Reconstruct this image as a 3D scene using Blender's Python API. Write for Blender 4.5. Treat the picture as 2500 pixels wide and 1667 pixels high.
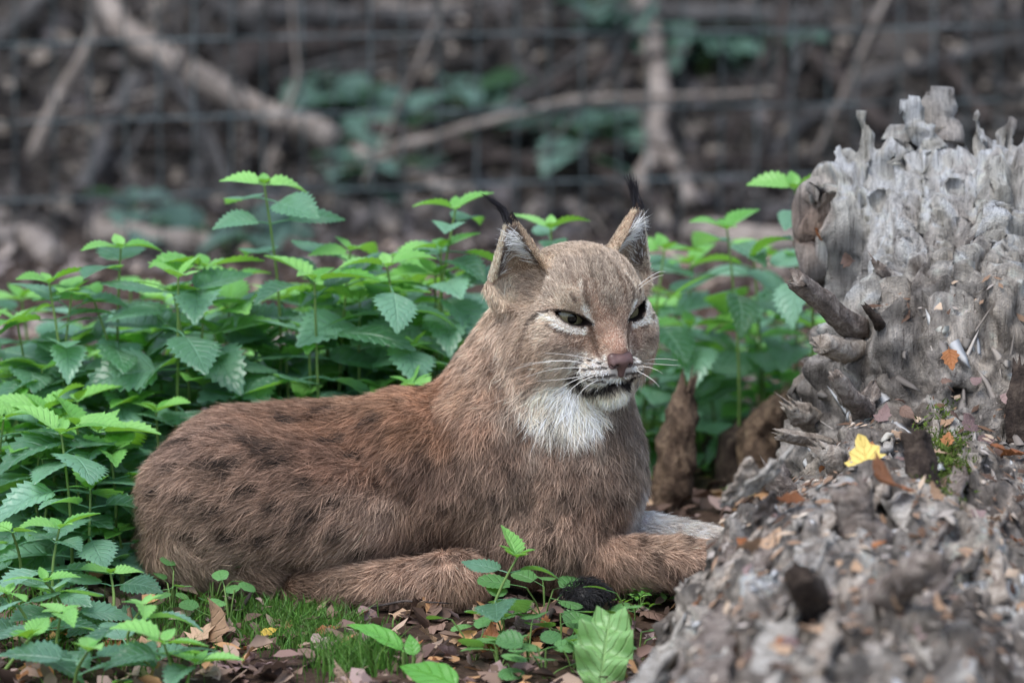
import bpy, math, random, time
import numpy as np
from mathutils import Vector, Matrix
T0 = time.time()
rng = np.random.default_rng(7)
random.seed(7)
scene = bpy.context.scene
for o in list(bpy.data.objects):
    bpy.data.objects.remove(o)

# ------------------------------------------------------------------ camera
CAM = np.array([0.0, -7.5, 1.74])
AIM = np.array([0.0, 0.0, 0.28])
FRAME_W = 1.125                                  # metres across the picture at the lynx
DIST = float(np.linalg.norm(AIM - CAM))
U = FRAME_W / 2500.0                             # metres per photo pixel at the lynx
fwd = (AIM - CAM) / DIST
right = np.array([1.0, 0, 0])
upv = np.cross(right, fwd)
cam_data = bpy.data.cameras.new("camera")
cam = bpy.data.objects.new("camera", cam_data)
scene.collection.objects.link(cam)
cam.location = CAM
cam.rotation_euler = Vector(fwd).to_track_quat('-Z', 'Y').to_euler()
cam_data.sensor_width = 36.0
cam_data.lens = 36.0 * DIST / FRAME_W
cam_data.clip_start = 0.1
cam_data.clip_end = 400.0
cam_data.dof.use_dof = True
cam_data.dof.focus_distance = 7.52
cam_data.dof.aperture_fstop = 4.0
scene.camera = cam

# ------------------------------------------------------------------ sky and sun (soft overcast light in a wood)
SUN_EL, SUN_ROT = math.radians(64), math.radians(225)
world = bpy.data.worlds.new("World")
scene.world = world
world.use_nodes = True
wn = world.node_tree
wn.nodes.clear()
sky = wn.nodes.new("ShaderNodeTexSky")
sky.sky_type = 'NISHITA'
sky.sun_disc = False
sky.sun_elevation = SUN_EL
sky.sun_rotation = SUN_ROT
sky.air_density = 1.0
sky.dust_density = 1.2
sky.ozone_density = 1.0
hs = wn.nodes.new("ShaderNodeHueSaturation")
hs.inputs["Saturation"].default_value = 0.74
bg = wn.nodes.new("ShaderNodeBackground")
bg.inputs["Strength"].default_value = 0.13
wo = wn.nodes.new("ShaderNodeOutputWorld")
wn.links.new(sky.outputs[0], hs.inputs["Color"])
wn.links.new(hs.outputs[0], bg.inputs["Color"])
wn.links.new(bg.outputs[0], wo.inputs["Surface"])
sun_d = bpy.data.lights.new("sun", 'SUN')
sun_d.energy = 1.4
sun_d.angle = math.radians(36)
sun_d.color = (1.0, 0.98, 0.95)
sun = bpy.data.objects.new("sun", sun_d)
scene.collection.objects.link(sun)
sd = Vector((math.sin(SUN_ROT) * math.cos(SUN_EL), math.cos(SUN_ROT) * math.cos(SUN_EL), math.sin(SUN_EL)))
sun.rotation_euler = sd.to_track_quat('Z', 'Y').to_euler()
vs = scene.view_settings
vs.view_transform = 'Standard'
vs.look = 'None'
vs.exposure = 1.22
vs.gamma = 1.0
vs.use_curve_mapping = False
scene.cycles.use_denoising = True
scene.cycles.max_bounces = 6
scene.cycles.diffuse_bounces = 3
scene.cycles.glossy_bounces = 2
scene.cycles.transmission_bounces = 3

# ------------------------------------------------------------------ helpers
def pt(px, py, y):
    """world point where the photo pixel's ray meets the plane at depth y (metres, away from the camera)"""
    k = FRAME_W / 2500.0 / DIST
    px = np.asarray(px, float); py = np.asarray(py, float); y = np.asarray(y, float)
    d = fwd + ((px - 1250) * k)[..., None] * right + ((833.5 - py) * k)[..., None] * upv
    t = (y - CAM[1]) / d[..., 1]
    return CAM + t[..., None] * d

def ray(px, py):
    k = FRAME_W / 2500.0 / DIST
    px = np.asarray(px, float); py = np.asarray(py, float)
    d = fwd + ((px - 1250) * k)[..., None] * right + ((833.5 - py) * k)[..., None] * upv
    return d / np.linalg.norm(d, axis=-1, keepdims=True)

def to_px(p):
    v = np.asarray(p, float) - CAM
    z = v @ fwd
    k = FRAME_W / 2500.0 / DIST
    return 1250 + (v @ right) / z / k, 833.5 - (v @ upv) / z / k

_perm = np.random.default_rng(3).permutation(256).astype(np.int32)
_perm = np.concatenate([_perm, _perm])
_grad = np.random.default_rng(4).normal(size=(256, 3)).astype(np.float32)
_grad /= np.linalg.norm(_grad, axis=1, keepdims=True)
def noise(p, scale=1.0, off=0.0):
    """gradient noise, about -1..1; p is (N,3)"""
    q = np.asarray(p, np.float32) * np.float32(scale) + np.float32(off + 100.0)
    i = np.floor(q).astype(np.int32)
    f = q - i
    w = f * f * f * (f * (f * 6 - 15) + 10)
    i &= 255
    out = np.zeros(len(q), np.float32)
    for dx in (0, 1):
        wx = w[:, 0] if dx else 1 - w[:, 0]
        for dy in (0, 1):
            wy = w[:, 1] if dy else 1 - w[:, 1]
            for dz in (0, 1):
                wz = w[:, 2] if dz else 1 - w[:, 2]
                h = _perm[_perm[_perm[(i[:, 0] + dx) & 255] + ((i[:, 1] + dy) & 255)] + ((i[:, 2] + dz) & 255)]
                g = _grad[h]
                out += wx * wy * wz * (g[:, 0] * (f[:, 0] - dx) + g[:, 1] * (f[:, 1] - dy) + g[:, 2] * (f[:, 2] - dz))
    return out * 1.6
def fbm(p, scale=1.0, octaves=4, gain=0.5, off=0.0):
    a, s, r = 1.0, scale, 0.0
    for k in range(octaves):
        r = r + a * noise(p, s, off + 17.3 * k)
        a *= gain; s *= 2.03
    return r

def lin(c):
    c = np.asarray(c, float) / 255.0
    return np.where(c <= 0.04045, c / 12.92, ((c + 0.055) / 1.055) ** 2.4)

def mesh_np(name, verts, faces, smooth=True, colors=None, uvs=None):
    """mesh from numpy arrays; faces is (M,3), (M,4) or a list of such arrays; colors per vertex; uvs per vertex"""
    if not isinstance(faces, list):
        faces = [faces]
    faces = [np.asarray(f, np.int32) for f in faces if len(f)]
    me = bpy.data.meshes.new(name)
    v = np.asarray(verts, np.float32)
    me.vertices.add(len(v))
    me.vertices.foreach_set("co", v.ravel())
    loops = np.concatenate([f.ravel() for f in faces])
    tot = np.concatenate([np.full(len(f), f.shape[1], np.int32) for f in faces])
    start = np.concatenate([[0], np.cumsum(tot)[:-1]]).astype(np.int32)
    me.loops.add(len(loops))
    me.loops.foreach_set("vertex_index", loops)
    me.polygons.add(len(tot))
    me.polygons.foreach_set("loop_start", start)
    try:
        me.polygons.foreach_set("loop_total", tot)
    except Exception:
        pass
    if smooth:
        me.polygons.foreach_set("use_smooth", np.ones(len(tot), bool))
    if colors is not None:
        c = np.ones((len(v), 4), np.float32)
        c[:, :3] = colors
        a = me.color_attributes.new("Col", 'FLOAT_COLOR', 'POINT')
        a.data.foreach_set("color", c.ravel())
    if uvs is not None:
        ul = me.uv_layers.new(name="UVMap")
        ul.data.foreach_set("uv", np.asarray(uvs, np.float32)[loops].ravel())
    me.update(calc_edges=True)
    return me

def add(name, me, mat=None, parent=None):
    o = bpy.data.objects.new(name, me)
    scene.collection.objects.link(o)
    if mat is not None and me is not None and not me.materials:
        me.materials.append(mat)
    if parent is not None:
        o.parent = parent
    return o
def tag(o, label=None, category=None, group=None, kind=None):
    for k, v in (("label", label), ("category", category), ("group", group), ("kind", kind)):
        if v:
            o[k] = v
    return o
def empty(name, loc, label=None, category=None, group=None):
    o = bpy.data.objects.new(name, None)
    o.empty_display_size = 0.05
    scene.collection.objects.link(o)
    o.location = loc
    return tag(o, label, category, group)
def put(o, loc=None, mat=None):
    if mat is not None:
        o.matrix_local = mat
    elif loc is not None:
        o.location = loc
    return o

def tube(path, radii, seg=6, cap=True, jitter=0.0, seed=0):
    """tapered tube along a polyline -> verts, faces"""
    P = np.asarray(path, float); n = len(P)
    r = np.broadcast_to(np.asarray(radii, float), (n,))
    tang = np.gradient(P, axis=0)
    tang /= np.linalg.norm(tang, axis=1, keepdims=True) + 1e-9
    ref = np.array([0.0, 0, 1]) if abs(tang[0][2]) < 0.9 else np.array([1.0, 0, 0])
    a = np.cross(tang, ref); a /= np.linalg.norm(a, axis=1, keepdims=True) + 1e-9
    b = np.cross(a, tang)
    th = np.arange(seg) * 2 * np.pi / seg
    rg = np.random.default_rng(seed)
    rr = r[:, None] * (1 + jitter * rg.normal(size=(n, seg)))
    V = P[:, None] + rr[..., None] * (np.cos(th)[None, :, None] * a[:, None] + np.sin(th)[None, :, None] * b[:, None])
    V = V.reshape(-1, 3)
    i = np.arange(n - 1)[:, None] * seg; j = np.arange(seg)[None]; j2 = (j + 1) % seg
    F = np.stack([i + j, i + j2, i + seg + j2, i + seg + j], -1).reshape(-1, 4)
    faces = [F]
    if cap:
        V = np.concatenate([V, P[:1] - 0 * tang[:1], P[-1:]])
        c0, c1 = n * seg, n * seg + 1
        jj = np.arange(seg); jj2 = (jj + 1) % seg
        faces.append(np.stack([np.full(seg, c0), jj2, jj], -1))
        faces.append(np.stack([np.full(seg, c1), (n - 1) * seg + jj, (n - 1) * seg + jj2], -1))
    return V, faces
def join_parts(parts):
    V, out, n = [], {}, 0
    for v, fs in parts:
        fs = fs if isinstance(fs, list) else [fs]
        V.append(v)
        for f in fs:
            f = np.asarray(f)
            if len(f):
                out.setdefault(f.shape[1], []).append(f + n)
        n += len(v)
    return np.concatenate(V), [np.concatenate(x) for x in out.values()]

def surface_nets(F, origin, h):
    """F: 3-D field (negative inside) on a regular grid -> verts, quads"""
    S = F < 0
    nx, ny, nz = F.shape
    cnt = np.zeros((nx - 1, ny - 1, nz - 1), np.int8)
    for dx in (0, 1):
        for dy in (0, 1):
            for dz in (0, 1):
                cnt += S[dx:nx - 1 + dx, dy:ny - 1 + dy, dz:nz - 1 + dz]
    mixed = (cnt > 0) & (cnt < 8)
    ci = np.argwhere(mixed)
    idx = np.full(mixed.shape, -1, np.int64)
    idx[mixed] = np.arange(len(ci))
    acc = np.zeros((len(ci), 3)); num = np.zeros(len(ci))
    cs = [(0, 0, 0), (1, 0, 0), (0, 1, 0), (0, 0, 1), (1, 1, 0), (1, 0, 1), (0, 1, 1), (1, 1, 1)]
    for a in range(8):
        for b in range(a + 1, 8):
            if sum(abs(np.array(cs[a]) - np.array(cs[b]))) != 1:
                continue
            A = ci + cs[a]; B = ci + cs[b]
            fa = F[A[:, 0], A[:, 1], A[:, 2]]; fb = F[B[:, 0], B[:, 1], B[:, 2]]
            m = (fa < 0) != (fb < 0)
            t = fa[m] / (fa[m] - fb[m])
            acc[m] += A[m] + t[:, None] * (B[m] - A[m]); num[m] += 1
    V = origin + h * acc / num[:, None]
    quads = []
    for ax in range(3):
        o1, o2 = [(1, 2), (2, 0), (0, 1)][ax]
        sl0 = [slice(None)] * 3; sl1 = [slice(None)] * 3
        sl0[ax] = slice(0, -1); sl1[ax] = slice(1, None)
        A, B = S[tuple(sl0)], S[tuple(sl1)]
        e = np.argwhere(A != B)
        e = e[(e[:, o1] > 0) & (e[:, o2] > 0) & (e[:, o1] < F.shape[o1] - 1) & (e[:, o2] < F.shape[o2] - 1)]
        s = S[e[:, 0], e[:, 1], e[:, 2]]
        q = []
        for (a, b) in ((-1, -1), (0, -1), (0, 0), (-1, 0)):
            c = e.copy(); c[:, o1] += a; c[:, o2] += b
            q.append(idx[c[:, 0], c[:, 1], c[:, 2]])
        q = np.stack(q, 1)
        q[~s] = q[~s][:, ::-1]
        quads.append(q)
    return V, np.concatenate(quads)

class SDF:
    """smooth union / subtraction of ellipsoids and round cones"""
    def __init__(self):
        self.ops = []
    def ell(self, c, r, R=None, k=0.02, sub=False):
        R = np.eye(3) if R is None else R           # columns: axes
        self.ops.append(("e", np.asarray(c, float), np.asarray(r, float), R, k, sub)); return self
    def cone(self, a, b, ra, rb, k=0.02, sub=False, flat=None):
        self.ops.append(("c", np.asarray(a, float), np.asarray(b, float), (ra, rb, flat), k, sub)); return self
    def custom(self, fn, lo, hi, k=0.01, sub=False):
        self.ops.append(("f", fn, (np.asarray(lo, float), np.asarray(hi, float)), None, k, sub)); return self
    @staticmethod
    def prim(op, P):
        if op[0] == "e":
            q = (P - op[1]) @ op[3]
            r = op[2]
            k0 = np.linalg.norm(q / r, axis=-1); k1 = np.linalg.norm(q / (r * r), axis=-1)
            return k0 * (k0 - 1) / np.maximum(k1, 1e-9)
        if op[0] == "c":
            a, b = op[1], op[2]; ra, rb, flat = op[3]
            ba = b - a; L2 = ba @ ba
            d = P - a
            t = np.clip(d @ ba / L2, 0, 1)
            q = d - t[..., None] * ba
            if flat is not None:                    # flat = (unit axis, factor >1 squeezes along the axis)
                s = q @ flat[0]
                q = q + ((flat[1] - 1) * s)[..., None] * flat[0]
            return np.linalg.norm(q, axis=-1) - (ra + t * (rb - ra))
        return op[1](P)
    def bbox(self, op, m):
        if op[0] == "e":
            R = max(op[2]); return op[1] - R - m, op[1] + R + m
        if op[0] == "c":
            R = max(op[3][0], op[3][1]); return np.minimum(op[1], op[2]) - R - m, np.maximum(op[1], op[2]) + R + m
        return op[2][0] - m, op[2][1] + m
    @staticmethod
    def comb(F, d, k, sub):
        if sub:
            d = -d
            h = np.clip(0.5 - 0.5 * (F - d) / k, 0, 1)
            return F + (d - F) * h + k * h * (1 - h)
        h = np.clip(0.5 + 0.5 * (F - d) / k, 0, 1)
        return F + (d - F) * h - k * h * (1 - h)
    def __call__(self, P):
        F = np.full(P.shape[:-1], 10.0)
        for op in self.ops:
            F = self.comb(F, self.prim(op, P), op[4], op[5])
        return F
    def grid(self, lo, hi, h):
        n = np.ceil((np.asarray(hi) - lo) / h).astype(int) + 1
        ax = [lo[i] + h * np.arange(n[i]) for i in range(3)]
        F = np.full(n, 0.2, np.float64)
        for op in self.ops:
            bl, bh = self.bbox(op, op[4] + 3 * h)
            i0 = np.clip(np.floor((bl - lo) / h).astype(int), 0, n); i1 = np.clip(np.ceil((bh - lo) / h).astype(int) + 1, 0, n)
            if np.any(i1 <= i0):
                continue
            G = np.stack(np.meshgrid(*[ax[i][i0[i]:i1[i]] for i in range(3)], indexing='ij'), -1)
            sl = tuple(slice(i0[i], i1[i]) for i in range(3))
            F[sl] = self.comb(F[sl], self.prim(op, G), op[4], op[5])
        return F
    def normal(self, P, e=0.001):
        g = np.stack([self(P + e * np.eye(3)[i]) - self(P - e * np.eye(3)[i]) for i in range(3)], -1)
        return g / (np.linalg.norm(g, axis=-1, keepdims=True) + 1e-9)
    def mesh(self, lo, hi, h, project=2):
        lo = np.asarray(lo, float)
        V, Q = surface_nets(self.grid(lo, hi, h), lo, h)
        for _ in range(project):
            e = h * 0.4
            g = np.stack([self(V + e * np.eye(3)[i]) - self(V - e * np.eye(3)[i]) for i in range(3)], -1) / (2 * e)
            f = self(V)
            V = V - np.clip(f / np.maximum((g * g).sum(-1), 0.2), -h * 0.6, h * 0.6)[:, None] * g
        return V, Q

def vertex_normals(V, Q):
    n = np.cross(V[Q[:, 2]] - V[Q[:, 0]], V[Q[:, 3]] - V[Q[:, 1]])
    out = np.zeros_like(V)
    for c in range(4):
        for a in range(3):
            out[:, a] += np.bincount(Q[:, c], n[:, a], len(V))
    return out / (np.linalg.norm(out, axis=1, keepdims=True) + 1e-12)

# ------------------------------------------------------------------ materials
def new_mat(name):
    m = bpy.data.materials.new(name)
    m.use_nodes = True
    nt = m.node_tree
    nt.nodes.clear()
    out = nt.nodes.new("ShaderNodeOutputMaterial")
    return m, nt, out
def N(nt, kind, **kw):
    n = nt.nodes.new(kind)
    for k, v in kw.items():
        if k.startswith("i_"):
            n.inputs[k[2:].replace("_", " ")].default_value = v
        else:
            setattr(n, k, v)
    return n
def L(nt, a, b):
    nt.links.new(a, b)
def ramp(nt, stops, src=None):
    r = nt.nodes.new("ShaderNodeValToRGB")
    els = r.color_ramp.elements
    while len(els) < len(stops):
        els.new(0.5)
    for e, (p, c) in zip(els, stops):
        e.position = p
        e.color = (*c[:3], 1)
    if src is not None:
        nt.links.new(src, r.inputs[0])
    return r
def principled(nt, out, rough=0.8, spec=0.3):
    b = nt.nodes.new("ShaderNodeBsdfPrincipled")
    b.inputs["Roughness"].default_value = rough
    b.inputs["Specular IOR Level"].default_value = spec
    nt.links.new(b.outputs[0], out.inputs[0])
    return b
def noise_node(nt, scale, detail=4, rough=0.6, vec=None, dist=0.0):
    n = nt.nodes.new("ShaderNodeTexNoise")
    n.inputs["Scale"].default_value = scale
    n.inputs["Detail"].default_value = detail
    n.inputs["Roughness"].default_value = rough
    n.inputs["Distortion"].default_value = dist
    if vec is not None:
        nt.links.new(vec, n.inputs["Vector"])
    return n
def coords(nt, which="Object", scale=None):
    tc = nt.nodes.new("ShaderNodeTexCoord")
    if scale is None:
        return tc.outputs[which]
    mp = nt.nodes.new("ShaderNodeMapping")
    mp.inputs["Scale"].default_value = scale
    nt.links.new(tc.outputs[which], mp.inputs["Vector"])
    return mp.outputs[0]
def mix_rgb(nt, a, b, fac, mode='MIX'):
    m = nt.nodes.new("ShaderNodeMix")
    m.data_type = 'RGBA'; m.blend_type = mode
    for val, sock in ((fac, m.inputs[0]), (a, m.inputs[6]), (b, m.inputs[7])):
        if hasattr(val, "links") or isinstance(val, bpy.types.NodeSocket):
            nt.links.new(val, sock)
        elif isinstance(val, (int, float)):
            sock.default_value = val
        else:
            sock.default_value = (*val[:3], 1)
    return m.outputs[2]
def bump(nt, height, strength, dist, bsdf):
    b = nt.nodes.new("ShaderNodeBump")
    b.inputs["Strength"].default_value = strength
    b.inputs["Distance"].default_value = dist
    nt.links.new(height, b.inputs["Height"])
    nt.links.new(b.outputs[0], bsdf.inputs["Normal"])
    return b
def mat_vcol(name, rough=0.7, spec=0.25, translucent=0.0):
    m, nt, out = new_mat(name)
    b = principled(nt, out, rough, spec)
    a = N(nt, "ShaderNodeAttribute", attribute_name="Col")
    L(nt, a.outputs["Color"], b.inputs["Base Color"])
    if translucent:
        t = N(nt, "ShaderNodeBsdfTranslucent")
        L(nt, a.outputs["Color"], t.inputs["Color"])
        mx = N(nt, "ShaderNodeMixShader")
        mx.inputs[0].default_value = translucent
        L(nt, b.outputs[0], mx.inputs[1]); L(nt, t.outputs[0], mx.inputs[2])
        L(nt, mx.outputs[0], out.inputs[0])
    return m

# ================================================================== ground
def smooth(a, b, x):
    t = np.clip((x - a) / (b - a), 0, 1)
    return t * t * (3 - 2 * t)
def gz(x, y):
    x = np.asarray(x, float); y = np.asarray(y, float)
    sh = np.broadcast(x, y).shape
    P = np.stack([np.broadcast_to(x, sh).ravel(), np.broadcast_to(y, sh).ravel(), np.zeros(sh).ravel()], 1)
    flat = 1 - np.exp(-((P[:, 0] + 0.05) ** 2 / 0.5 + P[:, 1] ** 2 / 0.08))
    z = 0.012 * fbm(P, 5.0, 3) * (0.25 + 0.75 * flat) + 0.035 * noise(P, 1.3, 5) * smooth(0.5, 1.5, P[:, 1])
    rise = np.clip(P[:, 1] - 2.35, 0, 4.0)
    z = z + 0.36 * rise * smooth(2.2, 3.2, P[:, 1]) + 0.11 * fbm(P, 2.6, 3, off=8) * smooth(2.3, 3.0, P[:, 1])
    return z.reshape(sh)
def ground_hit(px, py):
    """where a photo pixel's ray meets the ground sheet"""
    d = ray(px, py)
    t = -CAM[2] / d[2]
    if (CAM + t * d)[1] < 2.0:
        for _ in range(3):
            p = CAM + t * d
            t = (float(gz(p[0], p[1])) - CAM[2]) / d[2]
        return CAM + t * d
    ts = np.arange(9.3, 16, 0.04)
    P = CAM + ts[:, None] * d
    k = np.argmax(P[:, 2] <= gz(P[:, 0], P[:, 1]))
    return P[k]
def axis(lo, hi, step, far):
    a = np.arange(lo, hi + step / 2, step)
    g = np.geomspace(step * 2, far, 14)
    return np.concatenate([lo - g[::-1], a, hi + g])
gx, gy = axis(-1.8, 1.8, 0.03, 70), axis(-1.6, 6.0, 0.03, 90)
GX, GY = np.meshgrid(gx, gy, indexing='ij')
GZ = gz(GX, GY)
n0, n1 = GX.shape
i, j = np.meshgrid(np.arange(n0 - 1), np.arange(n1 - 1), indexing='ij')
GQ = np.stack([i * n1 + j, (i + 1) * n1 + j, (i + 1) * n1 + j + 1, i * n1 + j + 1], -1).reshape(-1, 4)
m_soil, nt, out = new_mat("forest_soil")
b = principled(nt, out, 0.92, 0.15)
co = coords(nt)
n1_ = noise_node(nt, 9, 6, 0.65, co); n2_ = noise_node(nt, 90, 6, 0.7, co)
c1 = ramp(nt, [(0.3, lin((48, 38, 32))), (0.5, lin((76, 60, 50))), (0.7, lin((108, 90, 76)))], n2_.outputs[0])
c2 = ramp(nt, [(0.35, lin((54, 42, 34))), (0.65, lin((92, 74, 62)))], n1_.outputs[0])
sx = N(nt, "ShaderNodeSeparateXYZ"); L(nt, co, sx.inputs[0])
mr = N(nt, "ShaderNodeMapRange"); L(nt, sx.outputs[1], mr.inputs[0]); mr.inputs[1].default_value = 1.6; mr.inputs[2].default_value = 2.6
c3 = ramp(nt, [(0.35, lin((40, 38, 36))), (0.65, lin((84, 79, 75)))], n1_.outputs[0])
L(nt, mix_rgb(nt, mix_rgb(nt, c1.outputs[0], c2.outputs[0], 0.45), c3.outputs[0], mr.outputs[0]), b.inputs["Base Color"])
bump(nt, n2_.outputs[0], 0.9, 0.012, b)
tag(add("ground", mesh_np("ground", np.stack([GX, GY, GZ], -1).reshape(-1, 3), GQ), m_soil), kind="structure")

# ================================================================== wire fence
m_wire, nt, out = new_mat("fence_wire")
b = principled(nt, out, 0.5, 0.4)
nn = noise_node(nt, 14, 3, 0.6, coords(nt))
r = ramp(nt, [(0.35, lin((52, 60, 60))), (0.65, lin((112, 122, 124)))], nn.outputs[0])
L(nt, r.outputs[0], b.inputs["Base Color"])
b.inputs["Metallic"].default_value = 0.6
FY, FSL = 2.02, 0.15
def fence_y(x): return FY + FSL * x
fence = empty("wire_fence", (0, FY, 0), "grey welded wire mesh fence standing between the nettles and the brush bank", "fence")
FM = Matrix.Translation(-Vector(fence.location))
def fpart(name, V, F, mat):
    o = add(name, mesh_np(name, V, F), mat, fence); o.matrix_local = FM; return o
HW, VW = 0.108, 0.0485
z0 = float(pt(1250, 645, FY)[2])
rg = np.random.default_rng(11)
for k in range(14):
    xs = np.linspace(-2.4, 2.4, 60)
    zz = z0 + k * HW + 0.004 * np.sin(xs * 3.1 + k) + 0.003 * rg.normal(size=60).cumsum() * 0.2
    V, F = tube(np.stack([xs, fence_y(xs), zz], 1), 0.0017, 8)
    fpart("horizontal_wire", V, F, m_wire)
for k in range(-47, 48):
    x = k * VW + 0.003 * rg.normal()
    zz = np.linspace(z0 - 0.01, z0 + 13 * HW, 12)
    V, F = tube(np.stack([x + 0.0025 * np.sin(zz * 6 + k) + 0 * zz, fence_y(x) - 0.002 + 0 * zz, zz], 1), 0.0015, 8)
    fpart("vertical_wire", V, F, m_wire)
m_post, nt, out = new_mat("fence_post_wood"); b = principled(nt, out, 0.85, 0.2)
nn = noise_node(nt, 6, 5, 0.6, coords(nt, scale=(6, 6, 0.6)))
L(nt, ramp(nt, [(0.3, lin((70, 60, 52))), (0.7, lin((122, 110, 98)))], nn.outputs[0]).outputs[0], b.inputs["Base Color"])
for x in (-2.3, 2.3):
    zz = np.array([-0.3, 0.4, 1.0, 1.5, 1.62])
    V, F = tube(np.stack([0 * zz + x, 0 * zz + fence_y(x) + 0.05, zz], 1), [.05, .05, .049, .048, .03], 12, True, 0.02, 3)
    fpart("post", V, F, m_post)

# ================================================================== rotten log
LOG_X = 0.62
log_sdf = SDF()
Q_ = log_sdf
def lc(a, b, ra, rb, k=0.05, **kw):
    Q_.cone(a, b, ra, rb, k, **kw)
lc((0.52, 0.06, 0.00), (0.365, -0.55, 0.01), 0.19, 0.195)
lc((0.365, -0.55, 0.01), (0.29, -1.35, -0.03), 0.195, 0.22)
lc((0.78, 0.10, 0.02), (0.74, -1.3, -0.02), 0.22, 0.22)
lc(pt(2350, 1010, 0.12), pt(2350, 700, 0.24), 0.175, 0.145, 0.08)
lc(pt(2620, 1000, 0.12), pt(2640, 660, 0.26), 0.16, 0.13, 0.08)
lc(pt(2300, 600, 0.25), pt(2450, 590, 0.27), 0.075, 0.08, 0.05)
Q_.ell(pt(2095, 560, 0.25), (0.058, 0.07, 0.085), None, 0.04)
Q_.ell(pt(2180, 480, 0.27), (0.05, 0.05, 0.05), None, 0.03)
Q_.ell(pt(2420, 500, 0.30), (0.08, 0.06, 0.055), None, 0.03)
# rotten overhang under the left lip
Q_.ell(pt(1985, 600, 0.20), (0.035, 0.06, 0.06), None, 0.02, True)
Q_.ell(pt(2010, 720, 0.18), (0.03, 0.06, 0.05), None, 0.02, True)
def spike(px0, py0, px1, py1, d0, d1, r0, r1):
    a, c = pt(px0, py0, d0), pt(px1, py1, d1)
    m_ = (a + c) / 2 + np.array([0.008 * math.sin(px0), 0, 0.0])
    lc(a, m_, r0 * U, (r0 + r1) / 2 * U, 0.008); lc(m_, c, (r0 + r1) / 2 * U, r1 * U, 0.006)
for sp in ((2140, 420, 2105, 290, .26, .28, 34, 12), (2275, 520, 2262, 380, .22, .26, 18, 14), (2262, 380, 2228, 256, .26, .27, 15, 6), (2200, 430, 2190, 330, .27, .29, 30, 12),
           (2330, 470, 2312, 350, .28, .30, 30, 14), (2400, 440, 2378, 278, .28, .30, 26, 10), (2450, 430, 2462, 300, .29, .31, 30, 16), (2510, 440, 2520, 320, .28, .31, 34, 14),
           (2040, 500, 1985, 448, .24, .24, 30, 22), (2080, 480, 2050, 370, .25, .26, 30, 16), (2120, 640, 2040, 520, .19, .2, 22, 14), (2230, 620, 2215, 500, .17, .2, 16, 8),
           (2420, 640, 2400, 470, .19, .24, 16, 8), (2305, 330, 2300, 228, .31, .33, 22, 8)):
    spike(*sp)
def log_front(px, py):
    D = ray(np.asarray(px, float), np.asarray(py, float)); t = np.full(len(D), 6.0)
    for _ in range(80):
        t = t + np.clip(log_sdf(CAM + t[:, None] * D), -0.02, 0.08) * 0.85
    return CAM + t[:, None] * D
RIDGES = [[(2228, 262, 9), (2258, 320, 15), (2262, 370, 17), (2246, 430, 16), (2262, 500, 13), (2258, 560, 6)], [(2384, 300, 10), (2402, 380, 15), (2384, 470, 15), (2398, 560, 9)], [(2312, 400, 12), (2296, 500, 15), (2312, 600, 12), (2304, 690, 6)],
          [(2448, 330, 14), (2456, 440, 20), (2436, 560, 18), (2442, 680, 9)], [(2168, 560, 10), (2158, 660, 16), (2140, 760, 16), (2128, 850, 8)], [(2482, 520, 12), (2472, 640, 18), (2452, 760, 16), (2432, 850, 8)],
          [(2220, 620, 8), (2212, 700, 13), (2196, 790, 12), (2180, 880, 6)], [(2372, 620, 8), (2366, 720, 13), (2350, 820, 12), (2336, 900, 6)], [(2060, 620, 10), (2046, 720, 17), (2052, 800, 14)], [(2016, 470, 10), (1998, 540, 12), (2004, 620, 8)],
          [(2178, 340, 8), (2186, 400, 13), (2168, 470, 8)]]
for rd in RIDGES:
    q = log_front([r[0] for r in rd], [r[1] for r in rd])
    ok_ = np.abs(log_sdf(q)) < 0.01
    for a_ in range(len(rd) - 1):
        if ok_[a_] and ok_[a_ + 1] and np.linalg.norm(q[a_] - q[a_ + 1]) < 0.12:
            lc(q[a_], q[a_ + 1], rd[a_][2] * U, rd[a_ + 1][2] * U, 0.007)
HOLES = [(2160, 395, 20, 26), (2210, 380, 22, 30), (2150, 500, 16, 26), (2262, 600, 14, 30), (2205, 655, 20, 16), (2340, 560, 12, 34), (2410, 700, 10, 40), (2100, 690, 16, 30), (2330, 460, 14, 24), (2420, 600, 12, 30), (2070, 900, 26, 20), (2170, 930, 24, 14), (2350, 960, 30, 14), (1985, 590, 26, 44), (2016, 700, 20, 40)]
q = log_front([h[0] for h in HOLES], [h[1] for h in HOLES])
for h_, c_ in zip(HOLES, q):
    if abs(float(log_sdf(c_[None])[0])) < 0.01:
        Q_.ell(c_, (h_[2] * U, 0.03, h_[3] * U), None, 0.006, True)
LGV, LGQ = log_sdf.mesh((0.13, -1.42, -0.06), (1.06, 0.48, 0.64), 0.0058, 0)
ln_ = vertex_normals(LGV, LGQ)
upr = smooth(-0.05, 0.16, LGV[:, 1]) * smooth(0.17, 0.30, LGV[:, 2])          # 1 on the standing part
wz = np.stack([noise(LGV, 6, 1), 0 * LGV[:, 0], 0 * LGV[:, 0]], 1) * 0.022 + np.stack([noise(LGV, 15, 2), 0 * LGV[:, 0], 0 * LGV[:, 0]], 1) * 0.008
gu = (LGV + wz) * np.array([1, 0.22, 0.085]); gl = (LGV + wz) * np.array([1, 0.12, 0.8])
gp = gu * upr[:, None] + gl * (1 - upr)[:, None]
gq = np.where(upr[:, None] > 0.5, (LGV + wz) * np.array([1, .5, .30]), (LGV + wz) * np.array([1, .4, 1]))
ridg = 1 - np.abs(noise(gp, 26, 3)) * 2
ridg2 = noise(gp, 95, 7)
crumb = fbm(LGV, 26, 4, off=12)
plate = np.tanh(11 * fbm(gq, 11, 3, off=33))
patch = smooth(-0.25, 0.35, fbm(LGV, 7, 2, off=120))
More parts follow.
